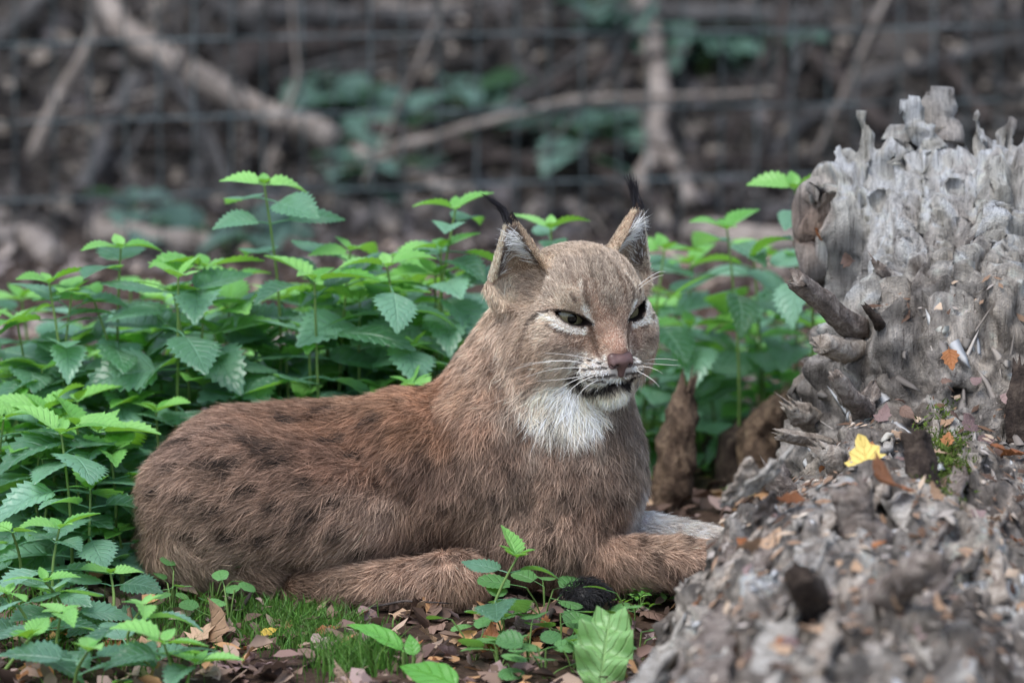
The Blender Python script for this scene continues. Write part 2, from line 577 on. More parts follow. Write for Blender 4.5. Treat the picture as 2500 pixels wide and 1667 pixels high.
crack = np.exp(-(noise(gp, 17, 81) / 0.075) ** 2) + 0.6 * np.exp(-(noise(gp, 38, 91) / 0.09) ** 2)
hole = np.clip(fbm(LGV, 17, 2, off=101) - 0.40, 0, 1)
disp = 0.008 - 0.024 * crack * (0.35 + 0.65 * upr) - 0.07 * hole * (1 - 0.4 * patch) + 0.007 * ridg + 0.004 * ridg2 + 0.006 * crumb * (1.15 - upr * (0.4 + 0.6 * patch)) + 0.012 * plate * (0.5 + 0.5 * upr) + 0.014 * fbm(LGV, 8, 2, off=41) + 0.008 * ridg * (1 - upr)
disp = disp * (1 - 0.4 * smooth(0.42, 0.47, LGV[:, 2]))
low = LGV[:, 2] < 0.02
LGV2 = LGV + ln_ * (np.where(low, 0.3, 1.0) * disp)[:, None]
# colours: silver-grey weathered wood, brown rot, pale fresh faces
t1 = np.clip(0.55 + 0.55 * fbm(gp, 30, 4, 0.65, off=51), 0, 1); t2 = np.clip(0.5 + 0.7 * fbm(LGV, 9, 3, off=61), 0, 1); t3 = np.clip(0.5 + 0.6 * fbm(gp, 70, 3, off=71), 0, 1)
cg = lin((96, 92, 90)) * (1 - t1)[:, None] + lin((212, 208, 204)) * t1[:, None]
cb = lin((78, 66, 58)) * (1 - t3)[:, None] + lin((156, 138, 124)) * t3[:, None]
rot = smooth(0.55, 0.8, t2) * (0.7 - 0.4 * upr) + 0.12 * (1 - upr)
lcol = cg * (1 - rot)[:, None] + cb * rot[:, None]
lpx, lpy = to_px(LGV)
pale = np.exp(-(((lpx - 2085) / 70) ** 2 + ((lpy - 450) / 110) ** 2)) + 0.7 * np.exp(-(((lpx - 2110) / 60) ** 2 + ((lpy - 290) / 60) ** 2)) + 0.6 * np.exp(-(((lpx - 2250) / 40) ** 2 + ((lpy - 340) / 110) ** 2))
for rd in RIDGES:
    for a_ in range(len(rd) - 1):
        A2, B2 = np.array(rd[a_][:2], float), np.array(rd[a_ + 1][:2], float)
        tt_ = np.clip(((lpx - A2[0]) * (B2 - A2)[0] + (lpy - A2[1]) * (B2 - A2)[1]) / ((B2 - A2) @ (B2 - A2)), 0, 1)
        dd_ = np.hypot(lpx - A2[0] - tt_ * (B2 - A2)[0], lpy - A2[1] - tt_ * (B2 - A2)[1])
        pale = np.maximum(pale, 0.75 * np.exp(-(dd_ / (rd[a_][2] * 1.3)) ** 2))
pale = np.clip(pale, 0, 1) * upr
lcol = lcol * (1 - 0.8 * pale)[:, None] + lin((216, 212, 200)) * (0.8 * pale)[:, None]
orange = np.exp(-(((lpx - 2000) / 40) ** 2 + ((lpy - 560) / 90) ** 2)) * upr
lcol = lcol * (1 - 0.7 * orange)[:, None] + lin((120, 78, 50)) * (0.7 * orange)[:, None]
lcol = lcol * (0.8 + 0.45 * t3)[:, None]
t4 = np.clip(0.5 + 0.9 * fbm(gp, 85, 3, 0.7, off=141), 0, 1)
lcol = lcol * (0.62 + 0.72 * t4)[:, None]
spk = fbm((LGV + wz) * np.array([1, 0.25, 0.6]), 60, 3, 0.7, off=131)
lcol = lcol * (1 + (1 - upr) * np.clip(0.6 * spk, -0.45, 0.6))[:, None]
brn = smooth(0.1, 0.5, fbm(gq, 9, 3, off=151)) * upr * (1 - np.clip(pale, 0, 1))
lcol = lcol * (1 - 0.6 * brn)[:, None] + lin((92, 72, 58)) * (0.6 * brn)[:, None]
lying_tan = (1 - upr) * (0.5 + 0.4 * smooth(-.2, .4, fbm(LGV * np.array([1, .5, 1]), 12, 2, off=161)))
lcol = lcol * (1 - lying_tan)[:, None] + lcol.mean(1, keepdims=True) * np.array([1.16, 1.0, 0.84]) * lying_tan[:, None]
lcol = np.clip(lcol * (1.15 + 0.35 * upr)[:, None], 0, 0.82)
m_log, nt, out = new_mat("weathered_wood")
b = principled(nt, out, 0.85, 0.2)
a = N(nt, "ShaderNodeAttribute", attribute_name="Col")
at = N(nt, "ShaderNodeAttribute", attribute_name="Standing")
vm = N(nt, "ShaderNodeMix", data_type='VECTOR')
L(nt, at.outputs["Fac"], vm.inputs[0]); L(nt, coords(nt, "Object", (1, 0.16, 0.7)), vm.inputs[4]); L(nt, coords(nt, "Object", (1, 0.3, 0.09)), vm.inputs[5])
nf = noise_node(nt, 190, 7, 0.72, vm.outputs[1], 0.4); nf2 = noise_node(nt, 420, 4, 0.7, coords(nt))
fac = ramp(nt, [(0.32, (0.30, 0.28, 0.27)), (0.46, (0.85, 0.85, 0.85)), (0.72, (1.4, 1.4, 1.38))], nf.outputs[0])
L(nt, mix_rgb(nt, a.outputs["Color"], fac.outputs[0], 1.0, 'MULTIPLY'), b.inputs["Base Color"])
ad = N(nt, "ShaderNodeMath", operation='ADD'); L(nt, nf.outputs[0], ad.inputs[0]); L(nt, nf2.outputs[0], ad.inputs[1])
bump(nt, ad.outputs[0], 1.0, 0.012, b)
logo = empty("rotten_log", (0.62, -0.3, 0), "grey weathered rotten log with a jagged upright end beside the lynx", "log")
LM = Matrix.Translation(-Vector(logo.location))
def log_part(name, me, mat, kind=None):
    o = add(name, me, mat, logo); o.matrix_local = LM
    if kind: o["kind"] = kind
    return o
me = mesh_np("trunk", LGV2, LGQ, True, lcol)
sa = me.attributes.new("Standing", 'FLOAT', 'POINT'); sa.data.foreach_set("value", upr.astype(np.float32))
log_part("trunk", me, m_log)
print("log", len(LGV2), round(time.time() - T0, 1))
# a height map of the log's upper side, to lay things on it
def log_hits(px, py):
    D = ray(np.asarray(px, float), np.asarray(py, float)); t = np.full(len(D), 6.0)
    for _ in range(90):
        f = log_sdf(CAM + t[:, None] * D)
        t = t + np.clip(f - 0.008, -0.02, 0.08) * 0.85
    p = CAM + t[:, None] * D
    return p, log_sdf.normal(p, 0.01), np.abs(log_sdf(p)) < 0.03
def log_hit(px, py):
    p, n_, ok = log_hits([px], [py])
    return p[0], n_[0], ok[0]

def rough_tube(path, radii, seg, seed, amp=0.12, grain=True, end_jag=0.0):
    P = np.asarray(path, float)
    t = np.linspace(0, 1, 22); sg = np.linspace(0, 1, len(P))
    path = np.stack([np.interp(t, sg, P[:, k]) for k in range(3)], 1)
    rr = np.interp(t, np.linspace(0, 1, len(radii)), radii)
    V, F = tube(path, rr, seg, True)
    rg = np.random.default_rng(seed)
    groove = rg.normal(0, 1, seg)
    body = V[:-2].reshape(len(t), seg, 3)
    c = path[:, None]
    lump = fbm(body.reshape(-1, 3) + seed, 45, 3).reshape(len(t), seg, 1)
    fac = 1 + amp * (0.9 * groove[None, :, None] + 0.45 * rg.normal(0, 1, (len(t), seg, 1)) + 1.3 * lump)
    wob = rr.mean() * 0.5 * np.stack([noise(path, 16, seed), noise(path, 16, seed + 9), noise(path, 16, seed + 19)], 1)
    body = c + (body - c) * fac + wob[:, None]
    if end_jag:
        ax = path[-1] - path[-2]; ax /= np.linalg.norm(ax)
        body[-1] += ax * (end_jag * rg.normal(0, 1, seg))[:, None]
        V[-1] -= ax * end_jag * 0.8
    V[:-2] = body.reshape(-1, 3)
    return V, F
def wood_mat(name, c0, c1, c2, scale=60):
    m, nt, out = new_mat(name)
    b = principled(nt, out, 0.88, 0.18)
    co = coords(nt)
    n = noise_node(nt, scale, 6, 0.7, co, 0.6); n2 = noise_node(nt, scale * 5, 4, 0.7, co)
    r = ramp(nt, [(0.3, lin(c0)), (0.5, lin(c1)), (0.72, lin(c2))], n.outputs[0])
    r2 = ramp(nt, [(0.3, (0.6, 0.6, 0.6)), (0.7, (1.25, 1.25, 1.25))], n2.outputs[0])
    L(nt, mix_rgb(nt, r.outputs[0], r2.outputs[0], 0.8, 'MULTIPLY'), b.inputs["Base Color"])
    ad = N(nt, "ShaderNodeMath", operation='ADD'); L(nt, n.outputs[0], ad.inputs[0]); L(nt, n2.outputs[0], ad.inputs[1])
    bump(nt, ad.outputs[0], 0.8, 0.005, b)
    return m
m_stub = wood_mat("stub_wood", (74, 66, 60), (124, 112, 104), (180, 170, 160))
m_stubp = wood_mat("pale_stub_wood", (104, 92, 82), (160, 148, 136), (205, 196, 184))
m_dark = wood_mat("dark_wood", (38, 32, 30), (66, 56, 50), (100, 88, 78))
m_slab = wood_mat("bark_slab_wood", (104, 98, 90), (160, 154, 146), (204, 198, 190), 40)
m_rot = wood_mat("brown_rot_wood", (56, 46, 40), (106, 88, 74), (166, 142, 118), 60)
STUBS = [([(2110, 815, .16), (2010, 745, .11), (1938, 690, .07)], [36, 31, 27], m_stub, .004), ([(2100, 860, .08), (2045, 855, .03), (1998, 848, .0)], [30, 34, 26], m_stubp, .003),
         ([(2130, 1030, .02), (2070, 970, -.03), (2032, 915, -.05)], [34, 26, 19], m_stub, .003), ([(2050, 1095, -.02), (1960, 1072, -.05), (1906, 1058, -.07)], [24, 20, 17], m_stubp, .004),
         ([(2160, 815, .08), (2140, 780, .04), (2112, 748, .03)], [18, 14, 9], m_dark, .002), ([(2250, 1200, -.27), (2242, 1120, -.26), (2236, 1062, -.25)], [44, 40, 37], m_dark, .0005),
         ([(2120, 1480, -.62), (2200, 1425, -.68), (2290, 1388, -.73)], [46, 42, 38], m_stub, .004), ([(1990, 1510, -.70), (1965, 1440, -.74), (1950, 1395, -.76)], [48, 42, 36], m_dark, .003),
         ([(2130, 1330, -.46), (2105, 1260, -.46), (2085, 1205, -.46)], [60, 52, 44], m_stub, .006), ([(2490, 1080, -.12), (2485, 980, -.12), (2490, 890, -.1)], [40, 32, 24], m_dark, .004),
         ([(2060, 1150, -.18), (2035, 1110, -.2), (1995, 1085, -.2)], [40, 34, 22], m_stubp, .006), ([(1985, 1040, -.04), (1955, 1010, -.06), (1930, 985, -.07)], [34, 36, 18], m_stubp, .006),
         ([(1920, 1230, -.32), (1900, 1180, -.33), (1880, 1140, -.33)], [40, 36, 22], m_stub, .006), ([(2170, 690, .12), (2150, 660, .1), (2135, 640, .1)], [22, 18, 10], m_stub, .003)]
shp, _n, sok = log_hits([s[0][0][0] for s in STUBS], [s[0][0][1] for s in STUBS])
for k, (path, rad, mt, jag) in enumerate(STUBS):
    db = (shp[k][1] + 0.012 if sok[k] else path[0][2]) - path[0][2]
    V, F = rough_tube([pt(x, y, d + db) for x, y, d in path], [r * U * 0.88 for r in rad], 20, k, 0.12, True, jag * 1.6)
    log_part("branch_stub", mesh_np("branch_stub", V, F, True), mt)
def slab(path, widths, thick, tilt, seed):
    """a thin curled plate of bark/wood along a path; the width runs along `tilt` direction"""
    rg = np.random.default_rng(seed)
    hp, ok = slab_hits[0][3 * seed:3 * seed + 3], slab_hits[2][3 * seed:3 * seed + 3]
    ds, last = [], None
    for q in range(len(path)):
        last = hp[q][1] - 0.014 if ok[q] else (path[q][2] if last is None else last)
        ds.append(last)
    P = np.array([pt(p[0], p[1], dd) for p, dd in zip(path, ds)]); n = 13
    t = np.linspace(0, 1, n); sg = np.linspace(0, 1, len(P))
    C = np.stack([np.interp(t, sg, P[:, k]) for k in range(3)], 1)
    W = np.interp(t, np.linspace(0, 1, len(widths)), widths) * U * (1 + 0.25 * rg.normal(size=n) * (t > .6)) * np.interp(t, [0, .85, 1], [1, 1, .5])
    d = np.asarray(tilt, float); d /= np.linalg.norm(d)
    ax = C[-1] - C[0]; nrm = np.cross(ax, d); nrm /= np.linalg.norm(nrm)
    us = np.linspace(-1, 1, 5)
    edge = rg.normal(0, 0.09, (n, 5)) * np.array([1, .4, .2, .4, 1])
    top = C[:, None] + (W[:, None] * (us[None] + edge))[..., None] * d - (0.25 * W[:, None] * us[None] ** 2)[..., None] * nrm + (0.003 * rg.normal(size=(n, 5)))[..., None] * nrm
    bot = top - thick * nrm
    V = np.concatenate([top.reshape(-1, 3), bot.reshape(-1, 3)])
    i, j = np.meshgrid(np.arange(n - 1), np.arange(4), indexing='ij')
    q = np.stack([i * 5 + j, i * 5 + j + 1, (i + 1) * 5 + j + 1, (i + 1) * 5 + j], -1).reshape(-1, 4)
    o = n * 5
    F = [q, q[:, ::-1] + o]
    ring = [i_ * 5 for i_ in range(n)] + [(n - 1) * 5 + j_ for j_ in range(1, 5)] + [i_ * 5 + 4 for i_ in range(n - 2, -1, -1)] + [j_ for j_ in range(3, 0, -1)]
    ring = np.array(ring); r2 = np.roll(ring, -1)
    F.append(np.stack([ring, r2, r2 + o, ring + o], 1))
    return V, F
SLABS = [([(1560, 1700, -1.12), (1640, 1600, -1.0), (1720, 1480, -.88)], [26, 34, 16], (.8, .1, .4)), ([(1770, 1440, -.62), (1840, 1330, -.6), (1915, 1225, -.56)], [18, 34, 20], (.75, .2, .5)),
         ([(1740, 1700, -1.2), (1750, 1600, -1.2), (1770, 1490, -1.16)], [40, 46, 26], (.9, -.1, .3)), ([(1860, 1700, -1.18), (1900, 1580, -1.14), (1930, 1470, -1.1)], [40, 46, 22], (.9, .2, .2)),
         ([(2000, 1330, -.5), (2060, 1260, -.48), (2130, 1160, -.42)], [22, 34, 20], (.8, 0, .5)), ([(1850, 1420, -.72), (1890, 1330, -.7), (1930, 1290, -.66)], [16, 26, 14], (.8, .2, .3)),
         ([(2260, 1330, -.5), (2200, 1240, -.46), (2170, 1120, -.4)], [30, 38, 18], (.9, .1, .3)), ([(2440, 1480, -.7), (2400, 1350, -.62), (2330, 1230, -.52)], [28, 44, 20], (.9, .1, .3)),
         ([(2060, 1080, -.1), (2110, 1000, -.04), (2130, 930, 0.0)], [16, 26, 14], (.9, .1, .2)), ([(2330, 820, .06), (2290, 720, .1), (2280, 620, .13)], [24, 34, 14], (.9, .1, .1)),
         ([(2220, 760, .09), (2200, 680, .11), (2215, 600, .14)], [18, 26, 12], (.9, .1, .1)), ([(2410, 900, .03), (2400, 780, .08), (2380, 680, .12)], [22, 30, 16], (.9, .1, .1)),
         ([(2040, 790, .12), (2030, 710, .14), (2045, 640, .16)], [22, 28, 14], (.9, -.3, .1)), ([(2470, 640, .2), (2450, 520, .24), (2460, 420, .27)], [22, 30, 14], (.9, .1, .1)),
         ([(1650, 1700, -1.05), (1690, 1600, -1.02), (1760, 1500, -1.0)], [16, 22, 12], (.6, .2, .6)), ([(2300, 1640, -1.1), (2260, 1560, -1.0), (2200, 1480, -.9)], [24, 40, 18], (.8, .2, .3))]
rg = np.random.default_rng(8)
for q in range(22):
    x_, y_ = rg.uniform(1760, 2480), rg.uniform(1120, 1660)
    dx_, dy_ = rg.uniform(20, 110), -rg.uniform(60, 170)
    w_ = rg.uniform(14, 40)
    SLABS.append(([(x_, y_, -.6), (x_ + dx_ * .5 + rg.normal(0, 10), y_ + dy_ * .5, -.6), (x_ + dx_, y_ + dy_, -.6)], [w_ * .6, w_, w_ * .4], (.85, rg.uniform(-.1, .3), rg.uniform(.1, .6))))
slab_hits = log_hits([p[0] for s in SLABS for p in s[0]], [p[1] for s in SLABS for p in s[0]])
for k, (path, w, tl) in enumerate(SLABS):
    if path[0][1] < 950:
        continue
    V, F = slab(path, w, 0.006, tl, k)
    log_part("bark_plate", mesh_np("bark_plate", V, F, False), m_slab if k % 3 == 0 else m_stubp if k % 3 == 1 else m_stub)
# crumbs and chips of wood over the lying part, too many to count
rg = np.random.default_rng(5)
vn_ok = np.where((ln_[:, 2] > 0.72) & (LGV2[:, 2] > 0.05) & (upr < 0.4))[0]
NC = 3600
idx = rg.choice(vn_ok, NC)
base = LGV2[idx]; nrm = ln_[idx]
dirs = rg.normal(size=(NC, 3)); dirs -= (dirs * nrm).sum(1, keepdims=True) * nrm * 0.85; dirs /= np.linalg.norm(dirs, axis=1, keepdims=True)
sid = np.cross(nrm, dirs); sid /= np.linalg.norm(sid, axis=1, keepdims=True)
ln = (0.003 + 0.011 * rg.random(NC) ** 3)[:, None]; wd = ln * (0.18 + 0.35 * rg.random(NC))[:, None]
base = base + nrm * 0.004
V = np.stack([base - dirs * ln, base + sid * wd, base + dirs * ln, base - sid * wd, base + nrm * wd * 0.6], 1).reshape(-1, 3)
k = np.arange(NC)[:, None] * 5
F = np.concatenate([k + np.array([[0, 1, 4]]), k + np.array([[1, 2, 4]]), k + np.array([[2, 3, 4]]), k + np.array([[3, 0, 4]])])
pal = lin(np.array([(190, 168, 146), (150, 122, 100), (112, 86, 68), (214, 200, 184), (90, 70, 58), (170, 160, 152)]))
cc = np.repeat(0.8 * pal[rg.choice(6, NC, p=[.14, .24, .24, .03, .2, .15])] * (0.8 + 0.4 * rg.random((NC, 1))), 5, 0)
m_chip = mat_vcol("wood_chip_wood", 0.85, 0.2)
log_part("wood_crumbs", mesh_np("wood_crumbs", V, F, False, cc), m_chip, "stuff")
# splinters and flakes of grey wood lifting off the whole trunk
NS = 3000
cand = np.where((LGV2[:, 2] > 0.03) & (upr < 0.12) & (ln_[:, 2] > 0.1))[0]
sidx = rg.choice(cand, NS)
sb, sn = LGV2[sidx], ln_[sidx]; su = upr[sidx]
gd = np.stack([0.12 * rg.normal(size=NS), -(1 - su) + 0.15 * rg.normal(size=NS), -su + 0.12 * rg.normal(size=NS)], 1)
gd *= rg.choice([-1, 1], NS)[:, None]
gd -= (gd * sn).sum(1, keepdims=True) * sn
gd /= np.linalg.norm(gd, axis=1, keepdims=True) + 1e-9
tl = np.abs(rg.normal(0.02, 0.07, NS))[:, None]
gd = gd * np.cos(tl) + sn * np.sin(tl)
gs_ = np.cross(sn, gd); gs_ /= np.linalg.norm(gs_, axis=1, keepdims=True) + 1e-9
gn = np.cross(gd, gs_)
sl = (0.010 + 0.045 * rg.random(NS) ** 2)[:, None]; sw_ = (0.0016 + 0.0085 * rg.random(NS) ** 2)[:, None]; th_ = sw_ * 0.3
sb = sb - sn * 0.002
j1, j2 = rg.uniform(-.4, .4, (NS, 1)), rg.uniform(0.3, 0.9, (NS, 1))
V = np.stack([sb - gs_ * sw_, sb + gs_ * sw_, sb + gn * th_ * 1.4, sb + gd * sl * .6 - gs_ * sw_ * j2, sb + gd * sl * .6 + gs_ * sw_ * (1.2 - j2), sb + gd * sl * .6 + gn * th_, sb + gd * sl + gs_ * sw_ * j1], 1).reshape(-1, 3)
k = np.arange(NS)[:, None] * 7
F3_ = np.concatenate([k + np.array([[3, 5, 6]]), k + np.array([[5, 4, 6]]), k + np.array([[4, 3, 6]])])
F4_ = np.concatenate([k + np.array([[0, 2, 5, 3]]), k + np.array([[2, 1, 4, 5]]), k + np.array([[1, 0, 3, 4]])])
pal2 = lin(np.array([(206, 202, 198), (176, 170, 166), (144, 138, 134), (112, 104, 98), (150, 128, 110), (96, 80, 70)]))
ci_ = pal2[rg.choice(6, NS, p=[.2, .26, .22, .14, .1, .08])] * (0.8 + 0.4 * rg.random((NS, 1)))
ci_ = np.clip(lcol[sidx] * rg.uniform(0.5, 1.2, (NS, 1)) * 0.85 + ci_ * 0.1, 0, 0.42)
log_part("wood_splinters", mesh_np("wood_splinters", V, [F3_, F4_], False, np.repeat(ci_, 7, 0)), m_chip, "stuff")
# moss beside the cut stub
NM = 2600
mp0 = np.array([pt(2310 + 26 * rg.normal(), 1140 + 45 * rg.normal(), -.26 + 0.02 * rg.normal()) for _ in range(60)])
hitp, _n, ok = log_hits(*to_px(mp0))
hitp = hitp[ok]
mb = hitp[rg.choice(len(hitp), NM)] + rg.normal(0, 0.007, (NM, 3)) + np.array([0, 0, 0.012]) * rg.random((NM, 1))
md = rg.normal(size=(NM, 3)) + np.array([0, -.4, 0.9]); md /= np.linalg.norm(md, axis=1, keepdims=True)
ms = np.cross(md, rg.normal(size=(NM, 3))); ms /= np.linalg.norm(ms, axis=1, keepdims=True)
V = np.stack([mb - ms * 0.0012, mb + ms * 0.0012, mb + md * 0.008], 1).reshape(-1, 3)
cc = np.repeat(lin((86, 104, 44)) * (0.5 + 0.9 * rg.random((NM, 1))), 3, 0)
log_part("moss", mesh_np("moss", V, np.arange(NM * 3).reshape(-1, 3), False, cc), mat_vcol("moss_green", 0.8, 0.2, 0.2), "stuff")
print("structure", round(time.time() - T0, 1))

# ================================================================== brush on the bank behind the fence
m_br = [wood_mat("pale_branch_bark", (96, 88, 82), (136, 126, 118), (170, 160, 152), 30), wood_mat("grey_branch_bark", (54, 53, 53), (82, 80, 79), (112, 109, 108), 30),
        wood_mat("brown_branch_bark", (42, 37, 35), (66, 59, 56), (94, 85, 80), 30)]
def branch(path, radii, mat, label, group=None, name="fallen_branch", seed=0, cat="branch"):
    P = np.asarray(path, float)
    V, F = rough_tube(P, radii, 9, seed, 0.05, True, 0.004)
    loc = P[0]
    o = add(name, mesh_np(name, V - loc, F, True), mat)
    o.location = loc
    return tag(o, label, cat, group)
def bpath(pts, rads):
    """photo pixels -> points lying on (or propped a little above) the bank"""
    out = []
    for (px, py, _), r in zip(pts, rads):
        g = ground_hit(px, py)
        out.append(pt(px, py, min(g[1], 4.6) - 0.10 - r * 0.0008))
    return out
KP = FRAME_W / 2500
def rpx(r, d): return r * KP * (7.5 + d) / 7.5
def sized(pts, rads): return [rpx(r, p[2]) for r, p in zip(rads, pts)]
BIG = [([(205, -60, 3.6), (300, 75, 3.4), (420, 150, 3.2), (560, 235, 3.05), (700, 300, 2.9), (815, 352, 2.8)], [30, 30, 32, 32, 32, 36], 0, "thick pale branch slanting down behind the fence"),
       ([(860, 375, 2.8), (980, 425, 2.75), (1120, 470, 2.7)], [20, 24, 18], 0, "broken pale branch end below the thick slanting branch"),
       ([(330, 185, 3.0), (260, 330, 2.9), (190, 480, 2.8)], [22, 20, 20], 1, "straight grey stick leaning under the thick slanting branch"),
       ([(560, 175, 3.5), (700, 120, 3.5), (900, 95, 3.5)], [50, 42, 30], 2, "brown log with pale cut end behind the fence"),
       ([(600, 30, 3.9), (1000, 48, 3.9), (1500, 30, 3.9), (2000, 48, 3.9)], [26, 24, 24, 20], 1, "long grey pole lying along the top of the bank"),
       ([(1545, -40, 2.9), (1600, 130, 2.85), (1612, 260, 2.8), (1590, 400, 2.75), (1560, 470, 2.7)], [26, 27, 26, 24, 22], 0, "upright grey branch bending behind the lynx's tufted ear"),
       ([(1610, 330, 2.8), (1660, 420, 2.75), (1690, 500, 2.7)], [18, 20, 18], 0, "short side branch forking from the upright branch"),
       ([(1250, 250, 3.1), (1370, 205, 3.1), (1500, 165, 3.1)], [24, 24, 22], 2, "purplish brown branch piece below the grey pole"),
       ([(1960, 110, 3.2), (2060, 210, 3.1), (2170, 320, 3.0)], [20, 22, 20], 2, "brown branch falling towards the jagged log top"),
       ([(1850, 400, 2.9), (1980, 290, 2.9), (2110, 235, 2.95)], [14, 16, 14], 1, "thin arched branch crossing beside the jagged log top"),
       ([(2080, 215, 3.1), (2250, 160, 3.2), (2520, 95, 3.3)], [16, 16, 14], 1, "thin straight branch above the jagged log top"),
       ([(2250, 100, 3.2), (2330, 190, 3.1), (2420, 300, 3.0)], [14, 15, 14], 2, "thin dark branch sloping behind the log spikes"),
       ([(-40, 120, 3.3), (60, 40, 3.4), (150, -40, 3.5)], [18, 20, 22], 1, "grey branch rising beside the thick slanting branch's upper end"),
       ([(480, -30, 3.6), (590, 50, 3.5), (650, 90, 3.5)], [20, 22, 18], 1, "short grey branch above the brown log"),
       ([(-60, 610, 2.5), (60, 580, 2.5), (150, 640, 2.45)], [40, 46, 36], 0, "pale rounded log end on the ground at the fence foot"),
       ([(230, 570, 2.55), (400, 590, 2.5), (560, 600, 2.5)], [34, 38, 28], 0, "pale tan log lying along the fence foot"),
       ([(1380, 380, 2.7), (1500, 440, 2.6), (1640, 520, 2.55)], [20, 22, 22], 2, "mauve brown branch sloping behind the lynx's tufted ear"),
       ([(1700, 560, 2.4), (1800, 590, 2.4), (1960, 600, 2.4)], [40, 44, 30], 0, "tan log lying behind the nettles near the log"),
       ([(900, 310, 2.9), (1150, 360, 2.85), (1340, 410, 2.8)], [18, 20, 16], 2, "brown branch lying level below the green sprigs")]
for k, (pts, rads, mt, lab) in enumerate(BIG):
    branch(bpath(pts, rads), sized(pts, rads), m_br[mt], lab, None, "fallen_branch" if "log" not in lab.split()[:5] else "fallen_log", k)
rg = np.random.default_rng(21)
def stick_label(mi, ang, px):
    zone = ("behind the thick slanting branch's upper end" if px < 420 else "behind the tallest nettle" if px < 850 else "behind the gap before the lynx's ears" if px < 1250 else
            "behind the lynx's ears" if px < 1650 else "behind the nettles near the log" if px < 2050 else "behind the jagged log top")
    return ("pale", "grey", "brown")[mi] + (" upright" if 65 < abs(ang) < 115 else " leaning" if abs(ang) > 30 else " lying") + " dead stick in the brush " + zone
for k in range(260):
    px = rg.uniform(-150, 2650); d = rg.uniform(2.3, 4.4)
    x = (px - 1250) * KP * (7.5 + d) / 7.5
    z = float(gz(x, d)) + rg.uniform(-0.01, 0.12)
    steep = rg.random() < 0.55
    ang = rg.uniform(50, 120) if steep else rg.uniform(-25, 25)
    ln = rg.uniform(0.16, 0.55)
    dv = np.array([math.cos(math.radians(ang)), rg.uniform(-.3, .5), math.sin(math.radians(ang)) * 0.9])
    a = np.array([x, d, z]); m_ = a + dv * ln * 0.5 + rg.normal(0, 0.02, 3); e = a + dv * ln + rg.normal(0, 0.03, 3)
    r = rg.uniform(0.0025, 0.007) * (1.7 if rg.random() < 0.15 else 1)
    mi = int(rg.choice(3, p=[.12, .48, .4]))
    branch([a - dv * 0.03, m_, e], [r, r * 0.85, r * 0.5], m_br[mi], stick_label(mi, ang, px), "dead sticks in the brush", "dead_stick", 100 + k, "stick")
# litter: dead leaf scraps over bank and wood floor (uncountable)
def scraps(xy, zf, size, rg, pal, tilt=0.5):
    n = len(xy)
    z = zf(xy[:, 0], xy[:, 1])
    c = np.stack([xy[:, 0], xy[:, 1], z + 0.004 + 0.010 * rg.random(n)], 1)
    nr = rg.normal(0, tilt, (n, 3)); nr[:, 2] = 1; nr /= np.linalg.norm(nr, axis=1, keepdims=True)
    d = rg.normal(size=(n, 3)); d -= (d * nr).sum(1, keepdims=True) * nr; d /= np.linalg.norm(d, axis=1, keepdims=True)
    s = np.cross(nr, d)
    l = size(n)[:, None]; w = l * rg.uniform(0.3, 0.6, (n, 1)); cu = rg.normal(0.15, 0.3, (n, 1)) * l
    V = np.stack([c - d * l, c - d * l * .3 + s * w + nr * cu, c + d * l * .45 + s * w * .8 + nr * cu * .8, c + d * l + nr * cu * .5, c + d * l * .45 - s * w * .9 + nr * cu, c - d * l * .3 - s * w + nr * cu * .7, c], 1).reshape(-1, 3)
    k = np.arange(n)[:, None] * 7
    F = np.concatenate([k + np.array([[6, a_, b_]]) for a_, b_ in ((0, 5), (5, 4), (4, 3), (3, 2), (2, 1), (1, 0))])[:, ::-1]
    col = np.repeat(pal[rg.choice(len(pal), n)] * rg.uniform(0.7, 1.25, (n, 1)), 7, 0)
    return V, F, col
m_litter = mat_vcol("dead_leaf_litter", 0.7, 0.3, 0.12)
palb = lin(np.array([(86, 81, 79), (70, 66, 64), (108, 101, 96), (54, 50, 49), (126, 117, 108), (92, 87, 87)]))
n = 20000
d_ = 2.2 + 2.8 * rg.random(n) ** 0.8
xy = np.stack([np.where(rg.random(n) < 0.6, rg.uniform(-1.05, 1.05, n) * (0.62 + 0.09 * d_), rg.uniform(-2.0, 2.0, n)), d_], 1)
Vb, Fb, Cb = scraps(xy, gz, lambda n: rg.uniform(0.008, 0.028, n), rg, palb, 0.8)
n = 9000
xy2 = np.stack([rg.uniform(-0.95, 0.95, n), -0.95 + 3.1 * rg.random(n)], 1)
palf = lin(np.array([(104, 82, 70), (134, 110, 96), (166, 142, 124), (76, 60, 52), (154, 132, 126), (180, 138, 98), (120, 96, 88)]))
Vf, Ff, Cf = scraps(xy2, gz, lambda n: 0.005 + 0.016 * rg.random(n) ** 1.5, rg, palf, 0.5)
far = np.repeat(smooth(0.5, 1.2, xy2[:, 1]), 7)[:, None]
Cf = Cf * (1 - 0.6 * far) + Cf.mean(1, keepdims=True) * np.array([1.03, 1, .97]) * 0.6 * far
tag(add("leaf_litter", mesh_np("leaf_litter", np.concatenate([Vb, Vf]), np.concatenate([Fb, Ff + len(Vb)]), False, np.concatenate([Cb, Cf])), m_litter),
    "brown dead leaf litter covering the ground and bank", "leaf litter", kind="stuff")
print("background", round(time.time() - T0, 1))

